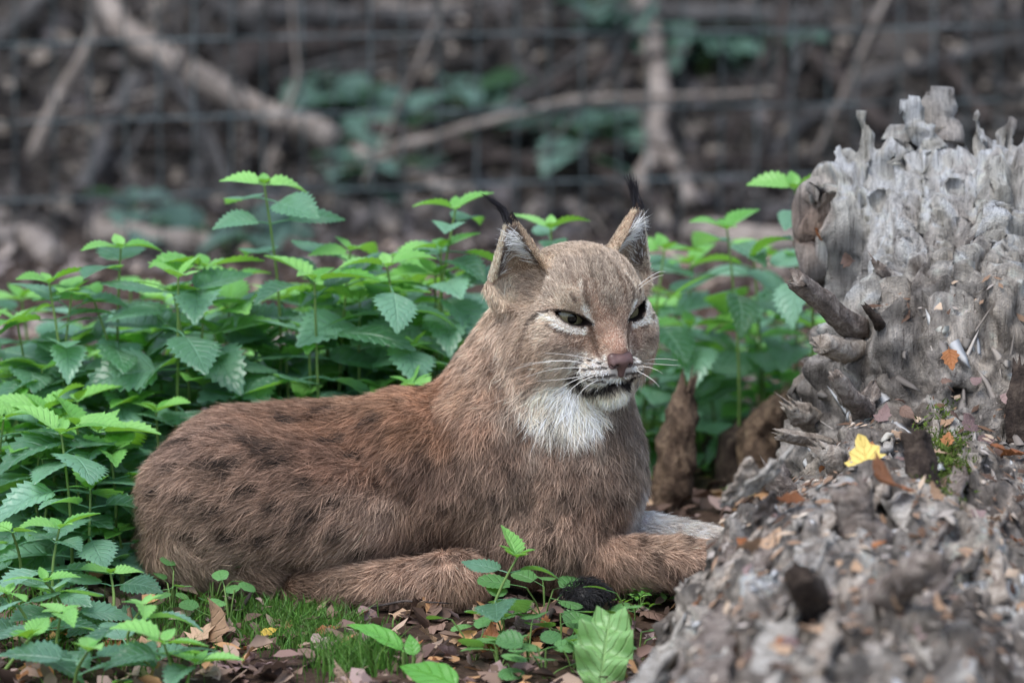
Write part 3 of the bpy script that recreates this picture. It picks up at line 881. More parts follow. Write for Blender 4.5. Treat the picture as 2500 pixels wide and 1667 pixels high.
# ================================================================== nettles
def leaf_mesh(name, teeth, ratio, droop, fold, twist, petiole, seed, cordate=0.0, wavy=0.0, round_=False, scallop=0.0, nseg=None):
    """leaf of length 1 along +Y, normal +Z; petiole from the origin"""
    rg = np.random.default_rng(seed)
    n = (teeth * 2 if teeth else 10) if nseg is None else nseg
    t = np.linspace(0, 1, n + 1)
    if round_:
        w = ratio * 0.5 * np.sqrt(np.clip(1 - (2 * t - 1) ** 2, 0, 1)) ** 1.1
    else:
        w = ratio * 0.5 * np.sin(np.pi * np.clip(t, 0, 1) ** 0.62) ** 0.95
    w[0] = 0.0; w[-1] = 0.0
    tooth = np.zeros(n + 1)
    if teeth:
        tooth[1:-1:2] = 0.17 if not scallop else scallop
        tooth[2:-1:2] = -0.07
    def bendp(y, x, z):
        a = droop * y                                   # arching
        Y = math.sin(1) * 0 + (np.sin(droop * y) / droop if abs(droop) > 1e-3 else y)
        Z = -(1 - np.cos(droop * y)) / droop if abs(droop) > 1e-3 else 0 * y
        nz = np.cos(a); ny = np.sin(a)
        tw = twist * y
        xr = x * np.cos(tw) - z * np.sin(tw); zr = x * np.sin(tw) + z * np.cos(tw)
        return np.stack([xr, petiole + Y + zr * ny, Z + zr * nz], -1)
    mid = bendp(t, 0 * t, 0 * t - 0.0)
    V, UV = [mid], [np.stack([t, 0 * t], 1)]
    for s in (-1, 1):
        ww = w * (1 + tooth * 1.0) 
        ty = t + np.where(tooth > 0, 0.025, -0.005) * (t > 0) * (t < 1) - (cordate * np.exp(-t * 9) * (t > 0))
        zz = np.abs(ww) * fold + wavy * 0.05 * np.sin(t * 22 + s) * (w > 0)
        V.append(bendp(ty, s * ww * math.cos(fold * 0.6), zz)); UV.append(np.stack([t, 0 * t + s], 1))
        # a middle row gives the blade a quilted cross-section
        V.append(bendp(t + 0.5 * (ty - t), s * ww * 0.52 * math.cos(fold * 0.6), zz * 0.62 + 0.02)); UV.append(np.stack([t, 0 * t + s * 0.52], 1))
    m = n + 1
    V = np.concatenate(V); UV = np.concatenate(UV)
    F = []
    i = np.arange(n)
    for si, s in enumerate((-1, 1)):
        e, q = (1 + 2 * si) * m, (2 + 2 * si) * m
        a_ = np.stack([i, i + 1, q + i + 1, q + i], 1); b_ = np.stack([q + i, q + i + 1, e + i + 1, e + i], 1)
        if s > 0:
            a_, b_ = a_[:, ::-1], b_[:, ::-1]
        F += [a_, b_]
    F = np.concatenate(F)
    if petiole > 0:
        pv, pf = tube([(0, 0, 0), (0, petiole * 0.5, 0.01), (0, petiole + 0.02, 0)], [0.016, 0.013, 0.012], 4, False)
        k = len(V)
        V = np.concatenate([V, pv]); UV = np.concatenate([UV, np.tile([[0.5, 0.0]], (len(pv), 1))])
        F = np.concatenate([F, pf[0] + k])
    return mesh_np(name, V, F, True, None, UV)
def leaf_mat(name, c_dark, c_light, trans_c, rough=0.42, spec=0.5, veins=7.0, vein_c=None, trans=0.3, vein_amt=0.35):
    m, nt, out = new_mat(name)
    b = nt.nodes.new("ShaderNodeBsdfPrincipled")
    b.inputs["Roughness"].default_value = rough
    b.inputs["Specular IOR Level"].default_value = spec
    uv = N(nt, "ShaderNodeUVMap"); uv.uv_map = "UVMap"
    sp = N(nt, "ShaderNodeSeparateXYZ"); L(nt, uv.outputs[0], sp.inputs[0])
    ab = N(nt, "ShaderNodeMath", operation='ABSOLUTE'); L(nt, sp.outputs[1], ab.inputs[0])
    m1 = N(nt, "ShaderNodeMath", operation='MULTIPLY_ADD'); L(nt, ab.outputs[0], m1.inputs[0]); m1.inputs[1].default_value = -0.28; L(nt, sp.outputs[0], m1.inputs[2])
    m2 = N(nt, "ShaderNodeMath", operation='MULTIPLY'); L(nt, m1.outputs[0], m2.inputs[0]); m2.inputs[1].default_value = veins
    fr = N(nt, "ShaderNodeMath", operation='FRACT'); L(nt, m2.outputs[0], fr.inputs[0])
    pp = N(nt, "ShaderNodeMath", operation='PINGPONG'); L(nt, fr.outputs[0], pp.inputs[0]); pp.inputs[1].default_value = 0.5
    v1 = ramp(nt, [(0.0, (1, 1, 1)), (0.14, (0, 0, 0))], pp.outputs[0])
    v2 = ramp(nt, [(0.0, (1, 1, 1)), (0.07, (0, 0, 0))], ab.outputs[0])
    vv = N(nt, "ShaderNodeMath", operation='MAXIMUM'); L(nt, v1.outputs[0], vv.inputs[0]); L(nt, v2.outputs[0], vv.inputs[1])
    oi = N(nt, "ShaderNodeObjectInfo")
    nz = noise_node(nt, 5, 3, 0.6, coords(nt))
    mx = N(nt, "ShaderNodeMath", operation='MULTIPLY_ADD'); L(nt, oi.outputs["Random"], mx.inputs[0]); mx.inputs[1].default_value = 1.0
    m3 = N(nt, "ShaderNodeMath", operation='MULTIPLY_ADD'); L(nt, nz.outputs[0], m3.inputs[0]); m3.inputs[1].default_value = 0.5; m3.inputs[2].default_value = -0.25
    L(nt, m3.outputs[0], mx.inputs[2])
    base = mix_rgb(nt, c_dark, c_light, mx.outputs[0])
    vc = vein_c if vein_c is not None else tuple(np.array(c_light) * 1.5)
    vf = N(nt, "ShaderNodeMath", operation='MULTIPLY'); L(nt, vv.outputs[0], vf.inputs[0]); vf.inputs[1].default_value = vein_amt
    colr = mix_rgb(nt, base, vc, vf.outputs[0])
    L(nt, colr, b.inputs["Base Color"])
    bp = N(nt, "ShaderNodeBump"); bp.inputs["Strength"].default_value = 0.5; bp.inputs["Distance"].default_value = 0.02; bp.invert = True
    L(nt, vv.outputs[0], bp.inputs["Height"]); L(nt, bp.outputs[0], b.inputs["Normal"])
    t = N(nt, "ShaderNodeBsdfTranslucent")
    L(nt, mix_rgb(nt, colr, trans_c, 0.75), t.inputs["Color"])
    ms = N(nt, "ShaderNodeMixShader"); ms.inputs[0].default_value = trans
    L(nt, b.outputs[0], ms.inputs[1]); L(nt, t.outputs[0], ms.inputs[2]); L(nt, ms.outputs[0], out.inputs[0])
    return m
m_net = leaf_mat("nettle_leaf_green", lin((50, 94, 66)), lin((140, 188, 160)), lin((146, 212, 44)), rough=0.36, spec=0.85, trans=0.42)
m_net_young = leaf_mat("young_nettle_leaf_green", lin((92, 156, 66)), lin((146, 202, 112)), lin((160, 220, 50)))
m_stem, nt, out = new_mat("nettle_stem_green"); b = principled(nt, out, 0.6, 0.3)
nn = noise_node(nt, 12, 3, 0.6, coords(nt))
L(nt, ramp(nt, [(0.3, lin((76, 104, 50))), (0.7, lin((124, 150, 82)))], nn.outputs[0]).outputs[0], b.inputs["Base Color"])
rg = np.random.default_rng(31)
NET, NETY = [], []
for k in range(10):
    me = leaf_mesh("nettle_leaf", 10, rg.uniform(0.56, 0.70), rg.uniform(0.15, 0.95), rg.uniform(-0.1, 0.42), rg.uniform(-0.35, 0.35), rg.uniform(0.22, 0.34), k, 0.05)
    me.materials.append(m_net); NET.append(me)
for k in range(6):
    me = leaf_mesh("nettle_leaf", 8, rg.uniform(0.5, 0.62), rg.uniform(0.1, 0.8), rg.uniform(0.1, 0.55), rg.uniform(-0.3, 0.3), 0.12, 40 + k, 0.03)
    me.materials.append(m_net_young); NETY.append(me)
def leaf_matrix(origin, az, el, roll, size):
    """leaf along azimuth az (radians, from +X), elevation el"""
    d = Vector((math.cos(az) * math.cos(el), math.sin(az) * math.cos(el), math.sin(el)))
    upn = Vector((-math.cos(az) * math.sin(el), -math.sin(az) * math.sin(el), math.cos(el)))
    x = d.cross(upn)
    M = Matrix(((x.x, d.x, upn.x, 0), (x.y, d.y, upn.y, 0), (x.z, d.z, upn.z, 0), (0, 0, 0, 1)))
    return Matrix.Translation(origin) @ M @ Matrix.Rotation(roll, 4, 'Y') @ Matrix.Scale(size, 4)
NCOUNT = 0
LEAF_GAIN = 1.14
def nettle(px, py, d, leaf_px, pairs, label, group=None, seed=0, az0=None, spread=1.0, step=None, name="nettle_plant", lib=None):
    """nettle whose growing tip is at photo pixel px,py at depth d, rooted straight below"""
    global NCOUNT
    NCOUNT += 1
    rg = np.random.default_rng(seed + 1000)
    top = pt(px, py, d)
    bx, by = top[0] + rg.normal(0, 0.018), d + rg.normal(0, 0.015)
    base = np.array([bx, by, float(gz(bx, by)) - 0.01])
    h = top[2] - base[2]
    e = empty(name, base, label, "nettle", group)
    off = np.array([rg.normal(0, 0.012), rg.normal(0, 0.012), 0])
    tt = np.linspace(0, 1, 9)
    path = (1 - tt)[:, None] * 0 + tt[:, None] * (top - base) + (np.sin(tt * np.pi))[:, None] * off
    size = leaf_px * KP * (7.5 + d) / 7.5 * LEAF_GAIN
    V, F = tube(path, np.interp(tt, [0, 1], [0.0026, 0.0013]), 6, False)
    add("stem", mesh_np("stem", V, F), m_stem, e)
    az = rg.uniform(0, np.pi) if az0 is None else az0
    step = step if step else max(size * 0.42, 0.016)
    zpos = h
    for k in range(pairs):
        f = max(zpos / h, 0.06)
        org = Vector(np.array([np.interp(f, tt, path[:, c]) for c in range(3)]))
        young = k < 1
        sz = size * (0.68 if k == 0 else 0.92 if k == 1 else 1.0) * rg.uniform(0.85, 1.15)
        el = (0.30 if k == 0 else 0.12 if k == 1 else 0.04) + rg.normal(0, 0.13)
        for s in (0, 1):
            lb = lib or (NETY if young else NET)
            o = bpy.data.objects.new("leaf", lb[rg.integers(len(lb))])
            scene.collection.objects.link(o)
            o.parent = e
            o.matrix_local = leaf_matrix(org, az + s * np.pi + rg.normal(0, 0.22), el + rg.normal(0, 0.1), rg.normal(0, 0.22), sz * rg.uniform(0.88, 1.1))
        if k == 0:                                      # the unfolding tip
            for s in (0, 1):
                lb = lib or NETY
                o = bpy.data.objects.new("leaf", lb[rg.integers(len(lb))]); scene.collection.objects.link(o); o.parent = e
                o.matrix_local = leaf_matrix(org, az + np.pi / 2 + s * np.pi + rg.normal(0, .2), 0.65 + rg.normal(0, .15), 0, sz * 0.5)
        az += np.pi / 2 + rg.normal(0, 0.18)
        zpos -= step * (0.55 if k == 0 else 1.0) * rg.uniform(0.85, 1.2)
        if zpos < 0.02:
            break
    return e
NETTLES = [
 (645, 452, .33, 125, 6, "tallest nettle rising above all others behind the lynx's back", .2, .034),
 (295, 606, .30, 150, 4, "nettle with two broad level top leaves left of the tallest nettle", .1, .04),
 (120, 692, .26, 125, 4, "nettle with small crown leaning by the dark gap, next to the flat-topped one", .5, None),
 (1112, 512, .36, 120, 4, "nettle whose top leaf touches the lynx's dark ear tuft", .1, .032),
 (1345, 560, .42, 110, 3, "nettle top peeping out between the lynx's two ears", .0, None),
 (855, 612, .36, 120, 5, "nettle standing halfway between the tallest nettle and the lynx's ear", .6, None),
 (945, 652, .27, 125, 4, "pale-topped nettle just above the dip of the lynx's back", .3, .036),
 (500, 652, .30, 165, 4, "nettle with very large pale leaves beside the tallest nettle", .1, None),
 (1940, 462, .44, 125, 4, "nettle whose top leaf overlaps the jagged end of the log", .1, .04),
 (1775, 560, .52, 120, 4, "blurred nettle between the lynx's ear and the nettle at the log", .3, None),
 (1622, 612, .58, 130, 4, "blurred nettle right behind the lynx's far ear", .2, None),
]
for k, (px, py, d, sz, np_, lab, az, st) in enumerate(NETTLES):
    nettle(px, py, d, sz, np_, lab, None, k, az, step=st)
rg = np.random.default_rng(77)
def patch_label(px, py):
    zone = ("beside the lynx's rump" if py > 1000 else "behind the lynx's rump" if px < 380 and py > 840 else "near the flat-topped nettle" if px < 380 else "around the foot of the tallest nettle" if px < 760 else
            "behind the middle of the lynx's back" if px < 960 else "right behind the lynx's neck")
    return ("tall" if py < 760 else "mid-height" if py < 880 else "low") + " green nettle in the dense patch " + zone
lab_l, gr_l = "green nettle in the dense patch behind the lynx's back", "nettles massed behind the lynx's back"
fill = [(40, 745), (70, 860), (190, 730), (215, 820), (330, 700), (400, 740), (420, 690), (130, 880), (270, 900), (350, 850), (460, 800), (560, 760), (600, 830), (690, 740), (750, 690), (770, 800),
        (700, 880), (840, 760), (880, 840), (920, 760), (980, 820), (1010, 720), (1040, 800), (1060, 660), (1085, 610), (1130, 700), (520, 900), (620, 930), (430, 920), (200, 980), (100, 1000), (30, 960),
        (330, 990), (20, 1060), (150, 1080), (250, 1060), (-30, 800), (-20, 900), (800, 900), (960, 900), (230, 620 + 130), (560, 690), (380, 1010), (280, 1110), (90, 1130)]
for q in range(48):
    px = rg.uniform(-40, 1150)
    lo_ = 690 if px > 330 else 780
    fill.append((px, rg.uniform(lo_, 960 if px > 400 else 1120)))
for k, (px, py) in enumerate(fill):
    d = 0.24 + 0.42 * rg.random() if py < 950 else 0.10 + 0.25 * rg.random()
    if px < 330 and py > 1000: d = rg.uniform(-0.05, 0.2)
    nettle(px + rg.normal(0, 12), py + rg.normal(0, 10), d, rg.uniform(125, 195), int(rg.integers(5, 9)), patch_label(px, py), gr_l, 100 + k)
lab_r, gr_r = "blurred green nettle in the patch between the lynx's head and the log", "nettles between the lynx's head and the log"
for k, (px, py) in enumerate([(1700, 655), (1830, 640), (1650, 720), (1760, 760), (1880, 740), (1935, 640), (1690, 800), (1820, 830), (1900, 850), (1640, 850), (1740, 880), (1850, 920), (1960, 800), (1610, 760), (1680, 930), (1600, 900)]):
    nettle(px + rg.normal(0, 10), py + rg.normal(0, 8), rg.uniform(.5, .95), rg.uniform(120, 165), int(rg.integers(5, 8)), ("tall" if py < 700 else "mid-height" if py < 830 else "low") + " blurred nettle in the patch " + ("right behind the lynx's cheek" if px < 1690 else "between the lynx's cheek and the log" if px < 1840 else "touching the log's side"), gr_r, 200 + k)
for k, (px, py, d, sz, np_, lab) in enumerate([
     (221, 1196, -.03, 135, 4, "low nettle touching the lynx's rump"), (145, 1290, -.20, 120, 5, "thin-stemmed nettle in front of the low nettle by the rump"),
     (30, 1300, -.10, 120, 4, "nettle beside the thin-stemmed nettle, away from the lynx"), (350, 1480, -.40, 130, 3, "short nettle spreading pale leaves over the grass before the rump"),
     (400, 1570, -.50, 140, 3, "short nettle on dead leaves in front of the grass patch"), (70, 1560, -.45, 130, 4, "short nettle low down among yellowed leaves"),
     (215, 1590, -.52, 130, 3, "nettle seedling with drooping lower leaves among dry leaves"), (1262, 1362, -.26, 118, 3, "small nettle growing before the lynx's chest"),
     (290, 1300, -.02, 110, 3, "nettle with a leaf lying against the lynx's haunch"), (20, 1450, -.3, 120, 4, "nettle behind the short one among yellowed leaves"),
     (110, 1420, -.28, 125, 4, "bushy nettle between the thin-stemmed nettle and the short ones"), (270, 1400, -.2, 110, 4, "nettle with pale leaves beside the tan leaf at the rump"),
     (480, 1620, -.5, 120, 3, "nettle with level leaves over the crumpled mauve leaf"), (150, 1500, -.38, 125, 4, "nettle standing between the bushy nettle and the seedling"), (330, 1600, -.48, 125, 3, "nettle rooted beside the brown folded leaf")]):
    nettle(px, py, d, sz, np_, lab, None, 300 + k)
print("nettles", NCOUNT, round(time.time() - T0, 1))

# ================================================================== other ground plants
m_ivy = leaf_mat("ground_ivy_green", lin((72, 116, 66)), lin((112, 164, 96)), lin((140, 196, 60)), veins=4.0)
m_dock = leaf_mat("dock_leaf_green", lin((104, 152, 84)), lin((140, 184, 116)), lin((160, 204, 80)), rough=0.38, veins=9.0, vein_c=lin((180, 208, 146)), vein_amt=0.4)
m_blade = leaf_mat("broad_blade_green", lin((84, 150, 56)), lin((108, 172, 74)), lin((150, 210, 50)), veins=5.0)
IVY = []
for k in range(6):
    me = leaf_mesh("round_leaf", 7, rg.uniform(0.9, 1.1), rg.uniform(0.0, 0.5), rg.uniform(-0.1, 0.3), rg.uniform(-.2, .2), 0.5, 60 + k, 0.18, round_=True, scallop=0.07)
    me.materials.append(m_ivy); IVY.append(me)
SMALL = leaf_mesh("small_leaf", 0, 0.6, 0.4, 0.2, 0.0, 0.15, 70, nseg=6); SMALL.materials.append(m_net_young)
def ivy(px, py, leaf_px, n, label, group, seed):
    rg = np.random.default_rng(seed)
    p = ground_hit(px, py)
    e = empty("ground_ivy", p, label, "ground ivy", group)
    size = leaf_px * KP
    parts = []
    for k in range(n):
        az = rg.uniform(0, 2 * np.pi); hgt = rg.uniform(0.008, 0.045); r = rg.uniform(0.0, 0.03)
        org = np.array([r * math.cos(az), r * math.sin(az), hgt])
        parts.append(tube([(0, 0, -0.004), org * np.array([.5, .5, .6]), org], 0.0009, 4, False))
        o = bpy.data.objects.new("leaf", IVY[rg.integers(6)]); scene.collection.objects.link(o); o.parent = e
        o.matrix_local = leaf_matrix(Vector(org), az + rg.normal(0, .4), rg.uniform(-0.1, 0.45), rg.normal(0, .25), size * rg.uniform(0.75, 1.15))
    V, F = join_parts(parts)
    add("stem", mesh_np("stem", V, F), m_stem, e)
for k, (px, py, sz, n) in enumerate([(1330, 1520, 75, 7), (1230, 1560, 66, 6), (1370, 1590, 66, 6), (1290, 1620, 62, 6), (1220, 1640, 60, 6), (1400, 1640, 60, 6), (1330, 1655, 58, 6), (1160, 1610, 50, 4), (1560, 1610, 70, 5), (1550, 1540, 60, 4)]):
    ivy(px, py, sz, n, "round-leaved ground ivy tuft around the big pale dock leaf", "ground ivy tufts", 400 + k)
for k, (px, py, sz, n) in enumerate([(420, 1500, 40, 6), (520, 1480, 40, 5), (560, 1530, 42, 5), (300, 1450, 44, 5)]):
    ivy(px, py, sz, n, "small leafy weed at the edge of the grass before the lynx's hind foot", "weeds by the grass", 430 + k)
def big_leaf(name, base_px, tip_px, d0, d1, ratio, mat, label, cat, droop, fold, wavy, seed, roll=0.0, lift_base=0.0):
    a = pt(*base_px, d0); c = pt(*tip_px, d1)
    ln = float(np.linalg.norm(c - a))
    me = leaf_mesh("blade", 0, ratio, droop, fold, 0.1, 0.02, seed, wavy=wavy, nseg=18, round_=(name == "dock_plant")); me.materials.append(mat)
    g_ = float(gz(a[0], a[1]))
    e = empty(name, (a[0], a[1], g_), label, cat)
    d = Vector(c - a).normalized()
    view = Vector(CAM - a).normalized()
    n = (Vector((0, 0, 1)) * 0.5 + view * 0.8); n = (n - n.dot(d) * d).normalized()
    x = d.cross(n)
    M = Matrix(((x.x, d.x, n.x, 0), (x.y, d.y, n.y, 0), (x.z, d.z, n.z, 0), (0, 0, 0, 1)))
    o = add("blade", me, mat, e)
    o.matrix_local = Matrix.Translation(Vector(a - np.array([a[0], a[1], g_]))) @ M @ Matrix.Rotation(roll, 4, 'Y') @ Matrix.Scale(ln, 4)
    V, F = tube([(0, 0, -0.01), (0, 0, (a[2] - g_) * 0.5), a - np.array([a[0], a[1], g_])], 0.0022, 6, False)
    add("stalk", mesh_np("stalk", V, F), m_stem, e)
    return e
big_leaf("dock_plant", (1462, 1700), (1488, 1468), -.47, -.44, 0.62, m_dock, "large pale green dock leaf with white midrib standing before the log", "dock plant", 0.9, 0.32, 3.2, 80)
big_leaf("broad_blade_plant", (985, 1590), (850, 1478), -.40, -.36, 0.28, m_blade, "curved bright green blade arching over soil before the hind paw", "plant", 0.7, 0.3, 0.2, 81, 0.3)
big_leaf("broad_blade_plant", (1120, 1675), (962, 1600), -.52, -.46, 0.36, m_blade, "broad green blade lying low in front of the arching blade", "plant", 0.4, 0.15, 0.2, 82)
big_leaf("broad_blade_plant", (1010, 1600), (1000, 1545), -.44, -.42, 0.6, m_blade, "short round green leaf standing beside the arching blade", "plant", 0.2, 0.1, 0.2, 83)
def chickweed(px, py, seed, label, group, n=26, h=0.03, d=None):
    rg = np.random.default_rng(seed)
    p = ground_hit(px, py) if d is None else np.array([pt(px, py, d)[0], d, float(gz(pt(px, py, d)[0], d))])
    e = empty("chickweed", p, label, "chickweed", group)
    parts = []
    for k in range(n):
        a = rg.normal(0, 0.014, 3); a[2] = rg.uniform(0.004, h)
        if k % 3 == 0:
            parts.append(tube([(0, 0, -0.003), a * .5 + rg.normal(0, .003, 3), a], 0.0006, 3, False))
        o = bpy.data.objects.new("leaf", SMALL); scene.collection.objects.link(o); o.parent = e
        o.matrix_local = leaf_matrix(Vector(a), rg.uniform(0, 6.28), rg.uniform(-.1, .8), rg.normal(0, .3), rg.uniform(0.008, 0.015))
    V, F = join_parts(parts); add("stem", mesh_np("stem", V, F), m_stem, e)
for k, (px, py, h) in enumerate([(1520, 1480, .05), (1490, 1450, .04), (1600, 1470, .03), (1640, 1450, .035), (1560, 1500, .025), (1690, 1440, .03)]):
    chickweed(px, py, 500 + k, "bright green chickweed sprig in front of the lynx's foreleg", "chickweed sprigs before the foreleg", h=h)
for k, (px, py) in enumerate([(1760, 1180), (1790, 1150), (1820, 1215)]):
    chickweed(px, py, 520 + k, "small green sprig on the litter behind the lynx's paws", "sprigs behind the paws", 12, .02)
# green sprigs seen through the fence
m_weed = leaf_mat("bank_weed_green", lin((62, 90, 78)), lin((96, 128, 114)), lin((90, 130, 80)), rough=0.5)
WEED = []
for k in range(4):
    me = leaf_mesh("weed_leaf", 6, 0.75, rg.uniform(0.3, 1.0), rg.uniform(0, 0.4), rg.uniform(-.3, .3), 0.2, 240 + k, 0.05); me.materials.append(m_weed); WEED.append(me)
for k, (px, py, spot) in enumerate([(860, 250, "at the thick slanting branch's lower end"), (1150, 240, "halfway to the upright branch"), (1440, 300, "just before the upright branch"), (1870, 110, "above the nettle that overlaps the log"),
                                    (1740, 110, "beside the upright branch's far side"), (1480, 30, "at the upright branch's top"), (450, 520, "near the pale tan log"), (800, 430, "under the broken pale branch end"), (600, 570, "beside the tallest nettle")]):
    for q in range(3):
        nettle(px + rg.normal(0, 45), py + rg.normal(0, 25), ground_hit(px, py + 60)[1] - 0.05 + 0.05 * rg.normal(), 150, 5, "blurred blue-green weed on the bank behind the fence, " + spot, "weeds behind the fence", 600 + 3 * k + q, step=0.03, name="bank_weed", lib=WEED)

# grass
def grass_blades(n, cx, cy, sx, sy, h0, h1, rg):
    P = []
    px = rg.normal(cx, sx, n); py = rg.normal(cy, sy, n)
    k = KP
    d = ray(px, py); t = -CAM[2] / d[:, 2]
    p = CAM + t[:, None] * d
    p[:, 2] = gz(p[:, 0], p[:, 1]) - 0.002
    h = rg.uniform(h0, h1, n)
    lean = rg.normal(0, 0.45, (n, 2))
    tip = p + np.stack([lean[:, 0] * h, lean[:, 1] * h, h], 1)
    midp = p + np.stack([lean[:, 0] * h * .28, lean[:, 1] * h * .28, h * .62], 1)
    a = rg.uniform(0, np.pi, n); w = np.stack([np.cos(a), np.sin(a), 0 * a], 1) * rg.uniform(0.0005, 0.0011, n)[:, None]
    V = np.stack([p - w, p + w, midp - w * .8, midp + w * .8, tip], 1).reshape(-1, 3)
    i = np.arange(n)[:, None] * 5
    col = np.repeat(lin((92, 134, 56)) * rg.uniform(0.45, 1.3, (n, 1)) * (1 + rg.normal(0, .08, (n, 3))), 5, 0)
    return V, i + np.array([[0, 1, 3, 2]]), i + np.array([[2, 3, 4]]), col
gs = [grass_blades(2600, 740, 1540, 75, 22, .008, .026, rg), grass_blades(800, 870, 1640, 50, 20, .02, .045, rg), grass_blades(900, 480, 1510, 120, 22, .008, .026, rg), grass_blades(900, 300, 1580, 150, 40, .008, .03, rg),
      grass_blades(700, 1600, 1130, 30, 30, .02, .05, rg), grass_blades(500, 640, 1480, 120, 10, .006, .02, rg), grass_blades(300, 40, 1480, 60, 60, .02, .05, rg)]
V, F4, F3, C = [], [], [], []; n_ = 0
for v, f4, f3, c in gs:
    V.append(v); F4.append(f4 + n_); F3.append(f3 + n_); C.append(c); n_ += len(v)
tag(add("grass", mesh_np("grass", np.concatenate(V), [np.concatenate(F4), np.concatenate(F3)], True, np.concatenate(C)), mat_vcol("grass_green", 0.5, 0.35, 0.35)),
    "short bright green grass growing before the lynx's hind foot", "grass", kind="stuff")

# ================================================================== fallen leaves and bits of wood
m_dead = {}
for nm, c0, c1 in (("brown", (84, 66, 58), (140, 114, 100)), ("tan", (150, 118, 92), (196, 166, 138)), ("orange", (130, 80, 50), (180, 122, 78)), ("mauve", (110, 88, 86), (166, 142, 138)), ("yellow", (196, 166, 70), (222, 196, 112)), ("dark", (54, 42, 38), (88, 70, 60))):
    m_dead[nm] = leaf_mat("dead_leaf_" + nm, lin(c0), lin(c1), lin(c1), rough=0.6, spec=0.3, veins=6.0, vein_amt=0.25, trans=0.15)
DEAD = {}
for nm in m_dead:
    DEAD[nm] = []
    for k in range(4):
        me = leaf_mesh("dead_leaf", 4 if k % 2 else 0, rg.uniform(0.5, 0.8), rg.uniform(-1.6, 1.6), rg.uniform(-0.6, 1.0), rg.uniform(-1, 1), 0.1, 90 + k + 10 * len(DEAD), wavy=rg.uniform(.4, 1.4), nseg=8 if k % 2 else 7, scallop=0.3 if k % 2 else 0)
        me.materials.append(m_dead[nm]); DEAD[nm].append(me)
def dead_leaf(pos, col, size, label, group, rg, nrm=None, az=None, el=None):
    o = bpy.data.objects.new("fallen_leaf", DEAD[col][rg.integers(4)])
    scene.collection.objects.link(o)
    az = rg.uniform(0, 2 * np.pi) if az is None else az
    M = leaf_matrix(Vector((0, 0, 0)), az, rg.normal(0, 0.25) if el is None else el, rg.normal(0, 0.35), size)
    if nrm is not None:
        q = Vector((0, 0, 1)).rotation_difference(Vector(nrm).normalized())
        M = q.to_matrix().to_4x4() @ M
    c = M @ Vector((0, 0.5, 0))
    o.matrix_world = Matrix.Translation(Vector(pos) - Vector((c.x, c.y, 0 if el is None else 0))) @ M
    return tag(o, label, "leaf", group)
def front_leaf(px, py, col, size_px, label, group, rg, **kw):
    p = ground_hit(px, py)
    p[2] = float(gz(p[0], p[1])) + 0.006 + kw.pop("up", 0.0)
    return dead_leaf(p, col, size_px * KP, label, group, rg, **kw)
rg = np.random.default_rng(55)
for (px, py, c, s, lab) in [(655, 1452, "orange", 150, "orange brown dry leaf with curled edge against the lynx's hind foot"), (570, 1455, "tan", 110, "pale tan dry leaf beside the orange brown one at the hind foot"),
                            (655, 1570, "yellow", 46, "small yellow leaf on the dead leaves in front of the grass"), (520, 1590, "tan", 110, "pale curled leaf standing up before the grass"),
                            (470, 1570, "brown", 110, "brown folded leaf leaning on the pale curled one"), (600, 1630, "mauve", 130, "crumpled mauve brown leaf below the small yellow leaf"),
                            (1560, 1400, "dark", 130, "dark brown curled leaf standing before the lynx's foreleg"), (1665, 1420, "brown", 110, "pointed brown leaf standing upright by the lynx's paw"),
                            (1590, 1555, "mauve", 90, "mauve pointed leaf beside the dock leaf's tip"), (1620, 1600, "orange", 100, "orange leaf lying against the log's foot"), (1330, 1560, "orange", 80, "mustard orange leaf under the round ivy leaves"),
                            (1840, 1175, "orange", 90, "red brown leaf lying behind the lynx's far foreleg"), (1735, 1215, "tan", 90, "cream flat leaf lying behind the lynx's far foreleg"), (1830, 1230, "yellow", 50, "small yellow leaf behind the far foreleg"),
                            (310, 1385, "tan", 80, "tan leaf lying at the lynx's rump")]:
    kw = {}
    if "standing" in lab: kw = dict(el=1.25, az=rg.uniform(-0.6, 0.6))
    front_leaf(px, py, c, s, lab, None, rg, **kw)
def where(px, py):
    return ("under the nettles before the lynx's rump" if px < 420 else "in the grass before the lynx's hind foot" if px < 700 and py < 1560 else "in front of the grass patch" if px < 900 else
            "before the lynx's hind paw" if px < 1180 else "among the round ivy leaves" if py > 1540 else "before the lynx's chest" if px < 1450 else "at the log's foot")
for i in range(230):
    px, py = rg.uniform(-40, 1650), rg.uniform(1395, 1690)
    p = ground_hit(px, py)
    if py < 1480 and 380 < px < 1500 and py < 1440 + 40 * (px > 750):
        continue
    c = rg.choice(["brown", "tan", "mauve", "dark", "orange"], p=[.34, .2, .22, .16, .08])
    lab = {"brown": "brown dead leaf lying on the soil in front of the lynx", "tan": "pale tan dead leaf lying on the soil in front of the lynx", "mauve": "mauve grey dead leaf lying on the soil in front of the lynx",
           "dark": "dark wet dead leaf lying on the soil in front of the lynx", "orange": "orange dead leaf lying on the soil in front of the lynx"}[c]
    front_leaf(px, py, c, rg.uniform(45, 125), lab.replace("on the soil in front of the lynx", "on the ground " + where(px, py)), c + " dead leaves before the lynx", rg)
for i in range(60):
    px, py = rg.uniform(1560, 2000), rg.uniform(1040, 1260)
    c = rg.choice(["brown", "tan", "mauve", "dark", "orange"], p=[.3, .25, .15, .15, .15])
    front_leaf(px, py, c, rg.uniform(35, 80), {"brown": "brown", "tan": "pale tan", "mauve": "mauve grey", "dark": "dark", "orange": "orange"}[c] + " dead leaf on the litter between the lynx and the log", c + " dead leaves between lynx and log", rg)
LOGLEAVES = []
